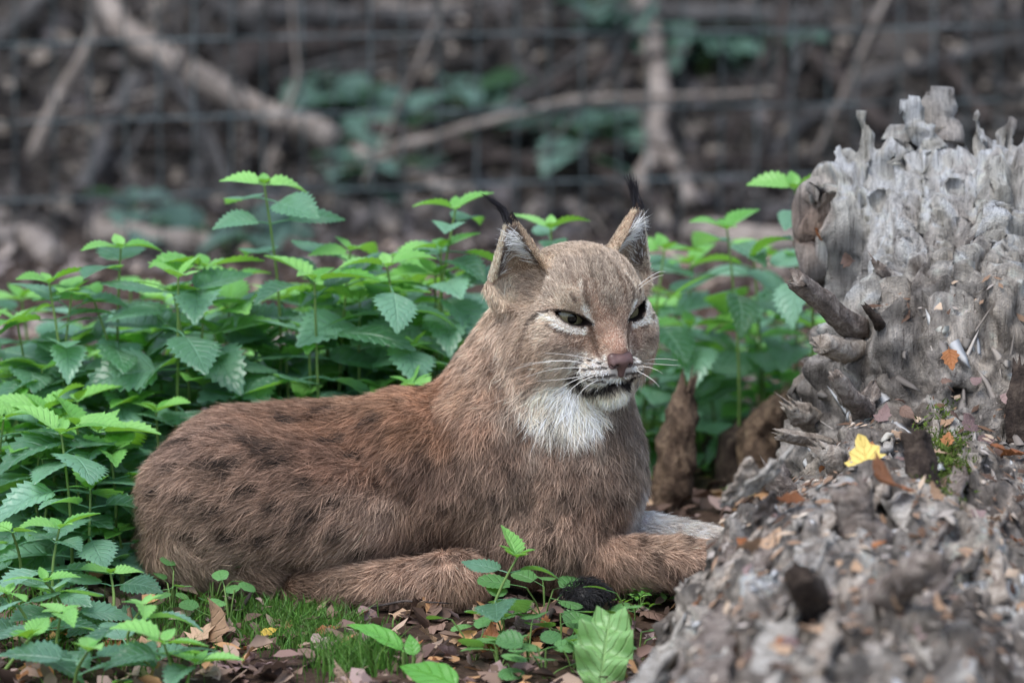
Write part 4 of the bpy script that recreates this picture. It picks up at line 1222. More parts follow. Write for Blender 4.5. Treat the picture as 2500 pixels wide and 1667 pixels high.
for (px, py, c, s, lab) in [(2330, 865, "orange", 56, "orange brown pointed leaf lying on the log's grey face"), (2465, 1150, "orange", 80, "bright orange leaf on the log"), (1950, 1262, "orange", 80, "reddish leaf stuck behind the log's bark plate"),
                            (1900, 1345, "tan", 80, "peach coloured leaf in the log's dark hollow"), (2125, 1185, "yellow", 120, "yellow curled leaf lying before the cut stub on the log"), (2150, 1245, "orange", 160, "orange brown curled leaf under the yellow one on the log"),
                            (2010, 540, "orange", 60, "orange scrap lodged in the log's rotten lip"), (2100, 650, "brown", 60, "dark red brown sliver leaf on the log's upright face"), (2460, 975, "mauve", 60, "pink leaf high on the lying part of the log"),
                            (1850, 1385, "tan", 70, "cream chip-like leaf in front of the log's hollow"), (1830, 1440, "mauve", 80, "mauve leaf below the cream one on the log"), (2410, 1430, "mauve", 70, "pinkish leaf on the near flank of the log")]:
    LOGLEAVES.append((px, py, c, s, lab))
lp_, ln2_, lok = log_hits([q[0] for q in LOGLEAVES], [q[1] for q in LOGLEAVES])
for q, p, n_ in zip(LOGLEAVES, lp_, ln2_):
    dead_leaf(p + n_ * 0.02, q[2], q[3] * KP, q[4], None, rg, nrm=n_)
lx, ly = rg.uniform(1700, 2500, 110), rg.uniform(880, 1640, 110)
lp_, ln2_, lok = log_hits(lx, ly)
for i in range(110):
    p, n_ = lp_[i], ln2_[i]
    if not lok[i] or n_[2] < 0.6:
        continue
    c = rg.choice(["brown", "tan", "mauve", "orange"], p=[.35, .3, .25, .1])
    dead_leaf(p + n_ * 0.016, c, rg.uniform(24, 60) * KP, {"brown": "brown", "tan": "pale tan", "mauve": "mauve grey", "orange": "orange"}[c] + " scrap of dead leaf lying on the log " + ("by the cut stub" if ly[i] < 1150 else "by the peach coloured leaf" if lx[i] < 2000 else "on its near flank"), c + " leaf scraps on the log", rg, nrm=n_)
# twigs
for k, (a, c, r, lab) in enumerate([((590, 1500), (640, 1455), 5, "short dark twig leaning on the orange brown leaf"), ((1150, 1540), (1260, 1500), 4, "thin dark twig on the soil before the lynx's chest"), ((1300, 1560), (1400, 1490), 9, "bent brown stalk under the round ivy leaves"),
                                    ((880, 1500), (1090, 1515), 3, "straight thin straw at the hind paw"), ((1760, 1170), (1870, 1090), 5, "thin twig behind the far foreleg")]):
    p, q = ground_hit(*a), ground_hit(*c)
    p[2] += 0.006; q[2] = max(q[2], 0) + 0.012 + 0.006 * k % 0.01
    branch([p, (p + q) / 2 + np.array([0, 0, .006]), q], [r * U, r * U, r * U * .6], m_br[2], lab, None, "twig", 700 + k, "twig")
# the two rotten stakes and the root between
def stake(name, path, rads, mat, label, cat, seed):
    P = np.array([pt(*p) for p in path])
    P[0][2] = float(gz(P[0][0], P[0][1])) - 0.02
    V, F = rough_tube(P, [r * U for r in rads], 26, seed, 0.20, True, 0.014)
    o = add(name, mesh_np(name, V - P[0], F), mat); o.location = P[0]
    return tag(o, label, cat)
stake("rotten_stake", [(1640, 1250, .40), (1642, 1150, .40), (1662, 1040, .40), (1682, 945, .41)], [54, 50, 40, 24], m_rot, "thick brown rotten stake standing right behind the lynx's chest", "stake", 1)
stake("rotten_stake", [(1850, 1140, .50), (1862, 1060, .50), (1885, 1010, .50), (1905, 968, .51)], [60, 50, 42, 22], m_rot, "pointed brown rotten stake nearer the log", "stake", 2)
stake("dead_root", [(1760, 1135, .52), (1800, 1085, .53), (1850, 1070, .53), (1900, 1090, .52)], [34, 46, 50, 40], m_dark, "dark knobbly root lying between the two rotten stakes", "root", 3)
# black shaggy tuft by the chest
rg = np.random.default_rng(91)
c0 = pt(1430, 1440, -0.14)
NT = 1500
ph = rg.uniform(0, 2 * np.pi, NT); ct = rg.uniform(-0.1, 1, NT); st_ = np.sqrt(1 - ct ** 2)
nr = np.stack([st_ * np.cos(ph), st_ * np.sin(ph), ct], 1)
rootp = nr * np.array([0.026, 0.022, 0.026])
tg = rg.normal(0, .5, (NT, 3)) + np.array([.4, -.3, -.5]); tg -= (tg * nr).sum(1, keepdims=True) * nr; tg /= np.linalg.norm(tg, axis=1, keepdims=True)
parts = []
for i in range(500):
    q = rootp[i]
    parts.append(tube([q, q + nr[i] * .006 + tg[i] * .006, q + nr[i] * .008 + tg[i] * .018], [.0006, .0005, .0002], 3, False))
core = tube([(0, 0, -.026), (0, 0, -.012), (0, 0, .008), (0, 0, .024)], [.02, .026, .024, .008], 12)
V, F = join_parts(parts + [core])
m_blk, nt, out = new_mat("black_fibre"); b = principled(nt, out, 0.5, 0.4); b.inputs["Base Color"].default_value = (0.012, 0.011, 0.012, 1)
zc = float(gz(c0[0], -0.14)) + 0.022
o = add("fibre_tuft", mesh_np("fibre_tuft", V, F), m_blk); o.location = (c0[0], -0.14, zc); o.scale = (0.85, 0.8, 0.72)
tag(o, "black shaggy tuft of fibres on the ground against the lynx's chest", "tuft")
print("all", len(bpy.data.objects), round(time.time() - T0, 1))

# ================================================================== the lynx
def B(px, py, d):
    return pt(px, py, d * U)
YAW = math.radians(30)
HF = np.array([math.sin(YAW), -math.cos(YAW), 0.0])
HL = np.array([math.cos(YAW), math.sin(YAW), 0.0])
HU = np.array([0.0, 0, 1.0])
HO = B(1397, 700, 0)
def H(f, l, u):
    return HO + U * (f * HF + l * HL + u * HU)
def to_head(P):
    q = (P - HO) / U
    return np.stack([q @ HF, q @ HL, q @ HU], -1)
HR = np.stack([HF, HL, HU], 1)

lynx_sdf = SDF()
S_ = lynx_sdf
def ucone(a, b, ra, rb, k, **kw):
    S_.cone(B(*a), B(*b), ra * U, rb * U, k * U, **kw)
def uell(c, r, k, tilt=0.0):
    ca, sa = math.cos(math.radians(tilt)), math.sin(math.radians(tilt))
    R = np.array([[ca, 0, -sa], [0, 1, 0], [sa, 0, ca]])      # tilt about the depth axis
    S_.ell(B(*c), np.array(r) * U, R, k * U)
# trunk
ucone((590, 1204, 90), (1080, 1172, 40), 212, 212, 30)
uell((1000, 1085, -5), (150, 180, 128), 40)                   # shoulder hump
uell((690, 1228, -82), (335, 152, 172), 26, -9)              # near thigh
uell((550, 1240, -30), (205, 170, 182), 60)
ucone((395, 1318, 20), (640, 1400, -120), 62, 50, 40)        # rump on the ground
S_.ell(B(560, 1345, -70), np.array((205, 105, 85)) * U, None, 45 * U)
ucone((740, 1436, -165), (1090, 1424, -240), 46, 62, 16)     # hind foot
S_.ell(B(1106, 1418, -238), np.array((90, 68, 70)) * U, None, 25 * U)
# chest, shoulder, neck
uell((1380, 1165, -20), (194, 185, 245), 60)
uell((1185, 1165, -112), (128, 98, 205), 34, 14)
uell((1325, 1315, -122), (165, 100, 110), 34)
ucone((1235, 1030, 15), (1345, 800, 15), 186, 150, 60)
ucone((1400, 1050, -10), (1420, 900, -40), 150, 120, 50)
# forelegs
ucone((1400, 1372, -120), (1650, 1372, -190), 74, 56, 30)
ucone((1650, 1372, -190), (1830, 1390, -215), 56, 62, 20)
ucone((1500, 1300, 40), (1830, 1362, -20), 66, 54, 30)
# head
def hell(c, r, k, R=None):
    S_.ell(H(*c), np.array(r) * U, HR if R is None else R, k * U)
def hcone(a, b, ra, rb, k, **kw):
    S_.cone(H(*a), H(*b), ra * U, rb * U, k * U, **kw)
hell((30, 0, 8), (150, 142, 102), 40)
hell((95, 0, -45), (98, 118, 92), 40)
for s in (-1, 1):
    hell((66, s * 100, -104), (105, 82, 97), 40)
    hell((22, s * 130, -168), (80, 60, 86), 45)              # ruff base
    hell((128, s * 62, 2), (42, 46, 26), 30)                 # brow
hcone((60, 0, -170), (165, 0, -205), 100, 50, 40)            # jaw
hcone((130, 0, -114), (184, 0, -160), 74, 50, 28)            # muzzle
hcone((128, 0, -38), (212, 0, -118), 38, 22, 26)             # nose bridge
for s in (-1, 1):
    hell((185, s * 38, -176), (42, 48, 33), 14)              # whisker pads
hell((185, 0, -226), (44, 42, 30), 16)                       # chin
# ears: flattened cones with a hollow front
EAR_TIP, EAR_BASE = {}, {}
def ear_od(s):
    return 0.88 * HF - 0.47 * HL if s < 0 else 0.965 * HF + 0.26 * HL
for s in (-1, 1):
    od = ear_od(s)                           # the way the ear opens
    side = np.cross(od, HU)
    base, tip = H(-2, s * 142, 22), H(12, s * 180, 184)
    EAR_BASE[s], EAR_TIP[s] = base, tip
    S_.cone(base, tip, 90 * U, 13 * U, 24 * U, flat=(od, 1.7))
    S_.cone(base + od * 34 * U + HU * 14 * U, tip + od * 14 * U - HU * 26 * U, 72 * U, 6 * U, 6 * U, sub=True, flat=(od, 1.2))
# mouth slit
for s in (-1, 1):
    S_.cone(H(232, 0, -199), H(176, s * 56, -200), 5 * U, 8 * U, 8 * U, sub=True)
# eyes: a lid bulge with an almond cut through it, the eyeball inside
EYE_C, EYE_D, EYE_R = {}, {}, 47.0
IN, OUT = np.array([52.0, -58.0]), np.array([128.0, -27.0])
def almond(P, s, grow=0.0):
    """signed distance (photo pixels) to the lens-shaped eye opening, seen along the head's axis"""
    q = to_head(P)
    a = np.stack([q[..., 1] * s, q[..., 2]], -1)
    c = (IN + OUT) / 2; w = (OUT - IN); half = np.linalg.norm(w) / 2; w = w / np.linalg.norm(w)
    n = np.array([-w[1], w[0]])
    x = (a - c) @ w; y = (a - c) @ n
    hu, hd = 9.5, 16.0                                       # height of the upper / lower arc
    ru, rd = (half ** 2 + hu ** 2) / (2 * hu), (half ** 2 + hd ** 2) / (2 * hd)
    du = np.hypot(x, y - (hu - ru)) - ru
    dd = np.hypot(x, y + (hd - rd)) - rd
    return np.maximum(du, dd) - grow
for s in (-1, 1):
    d = 0.90 * HF + s * 0.42 * HL + 0.02 * HU
    d = d / np.linalg.norm(d)
    c = H(103, s * 78, -46)
    EYE_C[s], EYE_D[s] = c, d
    S_.ell(c, np.full(3, (EYE_R + 7) * U), None, 12 * U)
    def cut(P, s=s, c=c):
        q = to_head(P)
        front = (to_head(c[None])[0, 0] + 4) - q[..., 0]
        return np.maximum(almond(P, s), front) * U
    S_.custom(cut, H(110, 0, -100) - 0.08, H(110, 0, -100) + 0.08, 3 * U, True)

lo = np.minimum(B(250, 1500, -330), B(250, 1560, 400)); hi = np.maximum(B(1960, 420, 420), B(1960, 420, -300))
lo[1], hi[1] = -0.16, 0.20
lo[2] = -0.03
LV, LQ = lynx_sdf.mesh(lo, hi, 0.0034)
print("lynx mesh", len(LV), len(LQ), round(time.time() - T0, 1))

def on_lynx(pxy):
    """photo pixels -> points on the animal's surface"""
    pxy = np.asarray(pxy, float)
    D = ray(pxy[:, 0], pxy[:, 1])
    t = np.full(len(D), 6.9)
    for _ in range(60):
        f = lynx_sdf(CAM + t[:, None] * D)
        t = t + np.clip(f, -0.02, 0.05) * 0.8
    return CAM + t[:, None] * D, np.abs(lynx_sdf(CAM + t[:, None] * D)) < 0.004

# ---- fur chart: px, py, flow direction in the picture, length (px), lift, sRGB colour
CH = [
 (345,1120,-.7,.7,42,.3,120,96,84),(330,1230,-.6,.8,42,.3,118,94,82),(380,1040,-.8,.5,42,.3,132,106,92),(450,1000,-.95,.3,44,.3,138,108,90),
 (600,975,-1,.1,44,.3,146,114,92),(720,968,-1,.05,42,.3,152,124,106),(800,970,-1,0,42,.3,140,112,94),(880,972,-1,0,42,.3,128,94,70),
 (960,975,-1,.15,42,.32,126,88,62),(1050,965,-.9,.35,42,.32,132,90,62),(450,1100,-.95,.3,44,.25,122,94,80),(560,1060,-.97,.22,44,.25,118,88,72),
 (680,1050,-.97,.22,44,.25,118,84,64),(800,1040,-.95,.3,44,.28,116,80,58),(900,1060,-.85,.45,44,.3,118,80,58),(1000,1040,-.7,.7,44,.3,128,88,62),
 (1080,1060,-.4,.9,44,.35,128,90,66),(420,1180,-.9,.4,46,.25,122,95,80),(540,1150,-.93,.35,46,.25,118,90,74),(680,1150,-.93,.35,46,.25,116,86,70),
 (800,1130,-.9,.42,46,.28,118,84,66),(920,1150,-.7,.65,46,.3,122,88,70),(1010,1150,-.45,.9,46,.35,122,90,74),(1090,1160,-.25,1,46,.38,118,90,76),
 (360,1290,-.8,.5,46,.3,124,98,84),(480,1270,-.9,.4,46,.25,126,100,84),(600,1270,-.9,.4,46,.25,122,94,78),(720,1260,-.88,.45,46,.28,122,94,78),
 (840,1240,-.8,.55,48,.3,128,100,84),(930,1240,-.65,.75,48,.35,140,112,96),(1010,1270,-.6,.8,46,.35,128,98,80),(1080,1290,-.6,.75,42,.3,110,82,66),
 (560,1350,-.88,.42,46,.25,130,104,88),(700,1340,-.9,.35,46,.25,126,98,82),(860,1330,-.88,.4,46,.28,132,106,90),(980,1330,-.85,.45,44,.28,118,90,74),
 (430,1370,.8,.5,46,.25,142,116,98),(520,1400,.85,.4,46,.25,140,114,94),(620,1410,.9,.25,46,.25,122,94,76),(740,1400,.8,.4,40,.25,104,78,62),
 (850,1440,-.8,.6,40,.3,126,98,80),(950,1420,-.75,.65,42,.3,136,106,88),(1040,1400,-.5,.85,42,.35,146,114,96),(1120,1360,.05,1,38,.35,154,122,104),
 (1170,1400,.3,.95,34,.3,140,106,88),(1000,1480,-.5,.85,38,.3,138,108,88),(1100,1450,-.2,1,38,.3,138,106,86),(900,1480,-.7,.7,36,.3,120,92,74),
 (1130,960,-.55,.8,42,.35,140,108,86),(1170,1040,-.35,.93,44,.35,136,102,82),(1230,1100,-.25,.95,44,.35,128,98,82),(1180,1150,-.15,1,44,.38,128,100,84),
 (1150,1250,-.35,.95,44,.35,116,90,74),(1250,1230,-.2,1,44,.35,130,104,88),(1330,1180,-.1,1,42,.35,124,97,82),(1400,1150,0,1,42,.35,122,96,82),
 (1480,1150,.1,1,42,.35,122,98,85),(1540,1180,.2,1,42,.35,128,108,96),(1565,1120,.2,1,42,.4,140,124,114),(1500,1080,.1,1,40,.35,112,92,80),
 (1430,1250,-.05,1,42,.35,128,98,82),(1500,1250,.1,1,42,.3,130,102,86),(1340,1280,-.2,1,44,.35,130,102,86),(1250,1330,-.3,.95,44,.35,124,97,82),
 (1400,1340,-.2,1,42,.35,130,102,86),(1330,1390,-.2,1,38,.3,128,98,80),(1450,1390,-.1,1,36,.3,122,92,74),(1200,1380,-.3,.95,36,.3,112,86,70),
 (1520,1340,.6,.75,36,.3,134,104,86),(1620,1320,.75,.5,34,.28,146,118,100),(1720,1320,.85,.4,34,.28,142,116,100),(1620,1390,.7,.6,34,.28,126,98,82),
 (1740,1390,.8,.5,34,.28,120,94,80),(1590,1240,.9,.4,36,.25,206,196,194),(1640,1245,.9,.4,36,.25,212,202,200),(1680,1260,.9,.35,36,.25,206,196,192),(1730,1270,.9,.35,34,.25,200,188,182),(1770,1290,.9,.35,34,.25,190,176,168),(1560,1235,.7,.7,36,.25,170,162,164),(1580,1265,.9,.4,34,.25,190,180,178),(1660,1285,.9,.4,34,.25,184,172,166),
 # neck
 (1100,890,-.5,.85,40,.35,150,122,102),(1140,820,-.45,.9,40,.35,160,132,114),(1175,740,-.4,.9,34,.3,168,144,126),(1180,870,-.4,.9,42,.35,150,122,104),
 (1210,960,-.35,.95,46,.38,142,110,90),(1230,800,-.35,.9,36,.3,156,132,116),(1280,1040,-.15,1,44,.35,114,86,70),(1420,1085,0,1,42,.3,106,84,72),
 (1350,1100,-.1,1,42,.35,120,94,80),(1540,1040,.15,1,42,.35,120,104,94),
 # crown and brow
 (1360,610,-.4,-.9,16,.35,142,118,98),(1430,608,-.05,-1,16,.35,140,116,96),(1490,605,.2,-.95,16,.35,140,116,96),(1400,660,-.3,-.9,16,.3,142,120,104),
 (1460,660,-.05,-1,16,.3,134,114,98),(1530,650,.35,-.9,16,.3,148,126,108),(1440,720,-.1,-1,13,.25,142,116,98),(1490,720,.0,-1,13,.25,142,122,106),
 (1545,710,.4,-.85,14,.3,150,130,114),(1390,735,-.4,-.8,13,.25,162,140,120),(1575,730,.6,-.6,13,.3,165,148,132),(1340,700,-.7,-.5,16,.3,150,128,112),
 (1290,700,-.85,-.1,18,.3,150,126,108),(1290,660,-.7,-.4,16,.3,150,124,102),
 # cheeks
 (1300,760,-.95,.2,20,.28,152,128,110),(1250,790,-.85,.5,26,.3,148,124,108),(1250,860,-.7,.7,34,.32,146,122,106),(1330,810,-.9,.3,20,.25,164,140,122),
 (1370,830,-.9,.3,16,.22,152,122,102),(1420,830,-.8,.3,13,.2,150,116,94),(1300,860,-.85,.5,26,.28,150,124,106),(1370,870,-.95,.3,18,.22,152,128,110),
 (1300,920,-.75,.65,36,.3,150,124,108),(1240,940,-.5,.85,44,.35,162,138,122),(1370,915,-.85,.45,26,.25,172,150,134),(1270,980,-.35,.92,52,.4,176,156,142),
 (1330,970,-.5,.85,46,.35,190,174,160),(1300,1010,-.25,.97,58,.4,205,192,182),(1370,980,-.3,.95,56,.32,222,212,202),(1340,1020,-.1,1,62,.4,222,212,202),
 (1400,970,-.1,1,50,.3,228,220,210),(1430,1010,.15,1,60,.38,232,226,216),(1470,1010,.3,.95,44,.3,176,162,150),(1500,1000,.2,1,40,.3,150,134,122),(1400,1030,.05,1,62,.4,228,220,212),
 (1600,790,.85,.4,14,.3,168,144,126),(1595,840,.7,.6,18,.3,156,132,116),(1595,890,.5,.8,30,.35,150,134,122),(1600,940,.35,.92,46,.4,168,154,144),(1590,990,.25,.97,54,.4,172,160,152),(1560,970,.3,.95,40,.3,150,138,128),
 (1520,1015,.1,1,40,.3,116,98,86),(1540,985,.2,1,36,.3,130,114,104),(1555,1005,.2,1,46,.35,140,126,116),(1490,1040,.05,1,44,.3,112,92,80),(1600,960,.5,.85,60,.55,186,176,168),(1612,930,.6,.8,50,.55,170,156,146),
 # muzzle and chin
 (1480,790,-.2,-1,9,.2,160,126,106),(1510,780,0,-1,9,.2,162,130,110),(1500,830,-.1,-1,8,.2,172,134,114),(1520,850,.1,-1,7,.2,172,130,110),(1545,830,.5,-.7,8,.2,160,132,116),
 (1460,850,-.7,-.2,9,.2,150,116,94),(1470,885,-.85,.1,9,.2,196,176,160),(1430,885,-.95,.15,11,.2,190,170,156),(1420,910,-.9,.3,11,.2,206,190,178),(1480,905,-.6,.5,9,.2,216,204,194),
 (1460,925,-.7,.5,9,.2,200,186,174),(1555,890,.7,.4,10,.2,156,136,122),(1550,915,.6,.6,10,.2,150,128,114),(1470,960,-.1,1,24,.3,204,190,170),(1510,955,.1,1,24,.3,206,194,176),(1490,980,.05,1,32,.35,216,204,186),(1440,965,-.4,.9,28,.3,190,176,160),(1545,945,.4,.9,24,.3,170,156,144),
 # ears (fronts of the rims)
 (1325,600,-.5,-.8,12,.25,172,144,112),(1290,555,-.5,-.9,11,.25,172,148,122),(1210,640,-.2,-1,12,.25,186,164,138),(1225,560,.0,-1,10,.25,190,176,160),(1240,700,-.3,.9,20,.3,170,148,126),(1205,700,-.5,.8,24,.3,170,146,126),
 (1500,570,.35,-.9,12,.25,166,138,112),(1535,530,.3,-.95,11,.25,176,140,112),(1575,560,.1,-1,10,.25,190,180,172),(1575,640,.4,-.6,12,.3,150,132,118),
]
CH = np.array(CH, float)
cp, okc = on_lynx(CH[:, :2])
cp, CH = cp[okc], CH[okc]
cn = lynx_sdf.normal(cp)
cdir = CH[:, 2:3] * right + (-CH[:, 3:4]) * np.array([0, 0, 1.0]) 
cdir -= (cdir * cn).sum(-1, keepdims=True) * cn
cdir /= np.linalg.norm(cdir, axis=1, keepdims=True) + 1e-9
# mirror the face chart to the far side of the head, the body chart to the far flank
ch_h = to_head(cp)
face = (CH[:, 1] < 1060) & (ch_h[:, 0] > -60) & (np.abs(ch_h[:, 1]) < 230) & (CH[:, 0] > 1190) & (ch_h[:, 2] < 120)
near = face & (ch_h[:, 1] < -25) & ~((CH[:, 1] > 955) & (CH[:, 6] > 200))
mp_ = cp[near] - 2 * ((cp[near] - HO) @ HL)[:, None] * HL
mdir = cdir[near] - 2 * (cdir[near] @ HL)[:, None] * HL
flank = ~face & (CH[:, 0] < 1150) & (CH[:, 1] < 1420)
fp_ = cp[flank].copy(); fp_[:, 1] = 0.11 - fp_[:, 1]
cpos = np.concatenate([cp, mp_, fp_]); cvec = np.concatenate([cdir, mdir, cdir[flank]])
cval = np.concatenate([CH[:, 4:6], CH[near, 4:6], CH[flank, 4:6]])
ccol = np.concatenate([lin(CH[:, 6:9]), lin(CH[near, 6:9]), lin(CH[flank, 6:9])])
cmir = np.concatenate([np.ones(len(cp)), np.full(len(mp_), 0.25), np.ones(len(fp_))])

# ---- markings: polylines drawn on the coat (photo pixels -> surface), half width px, colour, strength, mirrored?
MARKS = []
_marks = []
def mark(pts, w, col, a=1.0, mirror=False):
    _marks.append((pts, w, col, a, mirror))
dk, wh = (44, 32, 28), (206, 192, 178)
# white round the eye, then dark lines
mark([(1352, 776), (1375, 797), (1405, 805), (1430, 808)], 7.5, wh, .9, True)
mark([(1330, 766), (1342, 772)], 9, (205, 188, 170), .8, True)
mark([(1425, 752), (1436, 772), (1446, 792)], 7, wh, .9, True)
mark([(1340, 758), (1315, 766), (1296, 785)], 5, dk, .85, True)
mark([(1296, 785), (1288, 815), (1276, 850), (1262, 890)], 6, (88, 66, 54), .75, True)
mark([(1342, 790), (1368, 806), (1398, 818)], 4, (80, 58, 48), .8, True)
mark([(1432, 788), (1440, 797), (1448, 806)], 4, (30, 22, 20), .95, True)
mark([(1444, 806), (1452, 826), (1456, 850)], 8, (100, 74, 58), .8, True)
mark([(1460, 862), (1472, 880), (1486, 888)], 5, (90, 60, 50), .7, True)
mark([(1418, 690), (1422, 725), (1428, 745)], 6, (184, 166, 150), .6, True)
mark([(1430, 690), (1428, 725), (1436, 748)], 6, (92, 70, 56), .8, True)
mark([(1398, 722), (1404, 735)], 6, (88, 68, 56), .75, True)
mark([(1380, 640), (1405, 690)], 7, (110, 86, 70), .6, True)
mark([(1430, 620), (1445, 665), (1452, 700)], 6, (100, 80, 66), .65, True)
mark([(1470, 620), (1474, 665), (1480, 700)], 6, (104, 84, 70), .55)
mark([(1510, 665), (1524, 700), (1528, 740)], 6, (110, 84, 66), .65)
mark([(1452, 730), (1462, 765)], 8, (160, 122, 98), .6)
mark([(1492, 740), (1500, 770)], 8, (112, 92, 76), .5)
mark([(1546, 796), (1570, 788), (1598, 776)], 6, wh, .8)
mark([(1562, 800), (1596, 784)], 3, (110, 80, 68), .7)
mark([(1536, 800), (1546, 818), (1556, 850)], 6, (112, 84, 72), .6)
mark([(1330, 845), (1362, 852), (1392, 848)], 9, (112, 88, 72), .6, True)
mark([(1340, 878), (1380, 880)], 7, (196, 176, 160), .6, True)
mark([(1300, 880), (1280, 930)], 6, (110, 86, 70), .5, True)
mark([(1240, 760), (1225, 840), (1235, 900)], 8, (188, 166, 150), .55, True)
# whisker pads
mark([(1500, 912), (1480, 898), (1455, 890)], 12, (226, 214, 204), .8, True)
for row in ([(1420, 882), (1445, 878), (1466, 886)], [(1412, 898), (1430, 900), (1448, 899), (1464, 898), (1478, 897)],
            [(1414, 915), (1432, 917), (1450, 918), (1468, 918), (1484, 917), (1498, 916)], [(1440, 929), (1458, 930), (1476, 930)]):
    for x, y in row:
        mark([(x - 5, y), (x + 3, y + 1)], 4.2, (40, 30, 28), .95, True)
mark([(1402, 921), (1412, 933), (1428, 944), (1450, 950), (1474, 947), (1496, 942), (1518, 934)], 10, (22, 16, 16), 1.0, True)
mark([(1430, 950), (1452, 954)], 6, (30, 22, 22), .8)
mark([(1519, 912), (1519, 926)], 3, (40, 26, 26), .9)
mark([(1518, 930), (1540, 927), (1560, 926)], 5, (34, 26, 26), .95)
mark([(1205, 860), (1222, 930), (1250, 990), (1290, 1040), (1340, 1075)], 12, (104, 76, 60), .7, True)
mark([(1420, 1075), (1480, 1050), (1530, 1030)], 12, (100, 80, 70), .6)
# ruff streaks
mark([(1352, 1005), (1360, 1040), (1366, 1062)], 9, (66, 54, 50), .8, True)
mark([(1275, 1010), (1290, 1040)], 7, (96, 78, 68), .6, True)
mark([(1230, 960), (1250, 1005)], 6, (118, 98, 86), .5, True)
mark([(1500, 1010), (1540, 1000)], 14, (118, 100, 90), .6)
# coat spots and streaks
body_dark = (62, 46, 40)
for p in ([(533, 1054), (562, 1046), (592, 1043)], [(612, 1074), (648, 1076)], [(505, 1127), (550, 1124), (600, 1121)], [(655, 1128), (715, 1120)],
          [(778, 1008), (820, 1000)], [(700, 1025), (740, 1027)], [(425, 1082), (486, 1068)], [(420, 1135), (440, 1132)], [(590, 1140), (560, 1146)],
          [(755, 1176), (772, 1170)], [(810, 1218), (830, 1210)], [(750, 1246), (786, 1240)], [(672, 1234), (688, 1226)], [(725, 1284), (748, 1278)],
          [(640, 1100), (690, 1092)], [(800, 1080), (850, 1066)], [(860, 1110), (900, 1095)], [(900, 1020), (940, 1012)], [(600, 1190), (640, 1180)],
          [(520, 1240), (556, 1232)], [(460, 1210), (490, 1202)], [(640, 1310), (670, 1302)], [(820, 1290), (850, 1280)], [(880, 1340), (920, 1332)],
          [(560, 1300), (590, 1294)], [(460, 1300), (490, 1294)], [(380, 1200), (400, 1190)]):
    mark(p, 11, (40, 30, 26), 1.0)
for x, y, w in ((933, 1182, 13), (1005, 1205, 11), (970, 1120, 10), (1050, 1120, 10), (1341, 1262, 14), (1352, 1326, 12), (1406, 1226, 11), (1381, 1190, 11), (1283, 1219, 11),
                (1414, 1368, 12), (1283, 1344, 11), (1326, 1361, 10), (1450, 1190, 9), (1470, 1260, 10), (1500, 1210, 9), (1210, 1200, 12), (1160, 1180, 12), (1120, 1100, 10),
                (1595, 1361, 11), (1665, 1317, 10), (1733, 1321, 9), (1640, 1395, 11), (1700, 1400, 11), (1560, 1320, 9), (1760, 1370, 10), (1240, 1130, 9), (1090, 1225, 14), (1060, 1300, 12)):
    mark([(x - 4, y - 6), (x + 4, y + 6)], w, (50, 34, 28), .85)
mark([(1030, 1345), (1000, 1400)], 12, (96, 62, 46), .5)
mark([(1060, 985), (1090, 1040), (1100, 1080)], 14, (96, 62, 44), .5)
mark([(950, 1385), (1030, 1350), (1130, 1325)], 12, (84, 62, 50), .55)
mark([(1100, 1290), (1170, 1220), (1190, 1150)], 16, (92, 70, 58), .45)

_all, _ok = on_lynx([q for m_ in _marks for q in m_[0]])
_i = 0
for pts, w, col, a, mirror in _marks:
    p = _all[_i:_i + len(pts)][_ok[_i:_i + len(pts)]]
    _i += len(pts)
    if len(p):
        MARKS.append((p, w * U, lin(col), a))
        if mirror:
            MARKS.append((p - 2 * ((p - HO) @ HL)[:, None] * HL, w * U, lin(col), a))

def seg_dist(P, A, Bp):
    ba = Bp - A
    t = np.clip(((P - A) @ ba) / (ba @ ba + 1e-12), 0, 1)
    return np.linalg.norm(P - A - t[:, None] * ba, axis=1)

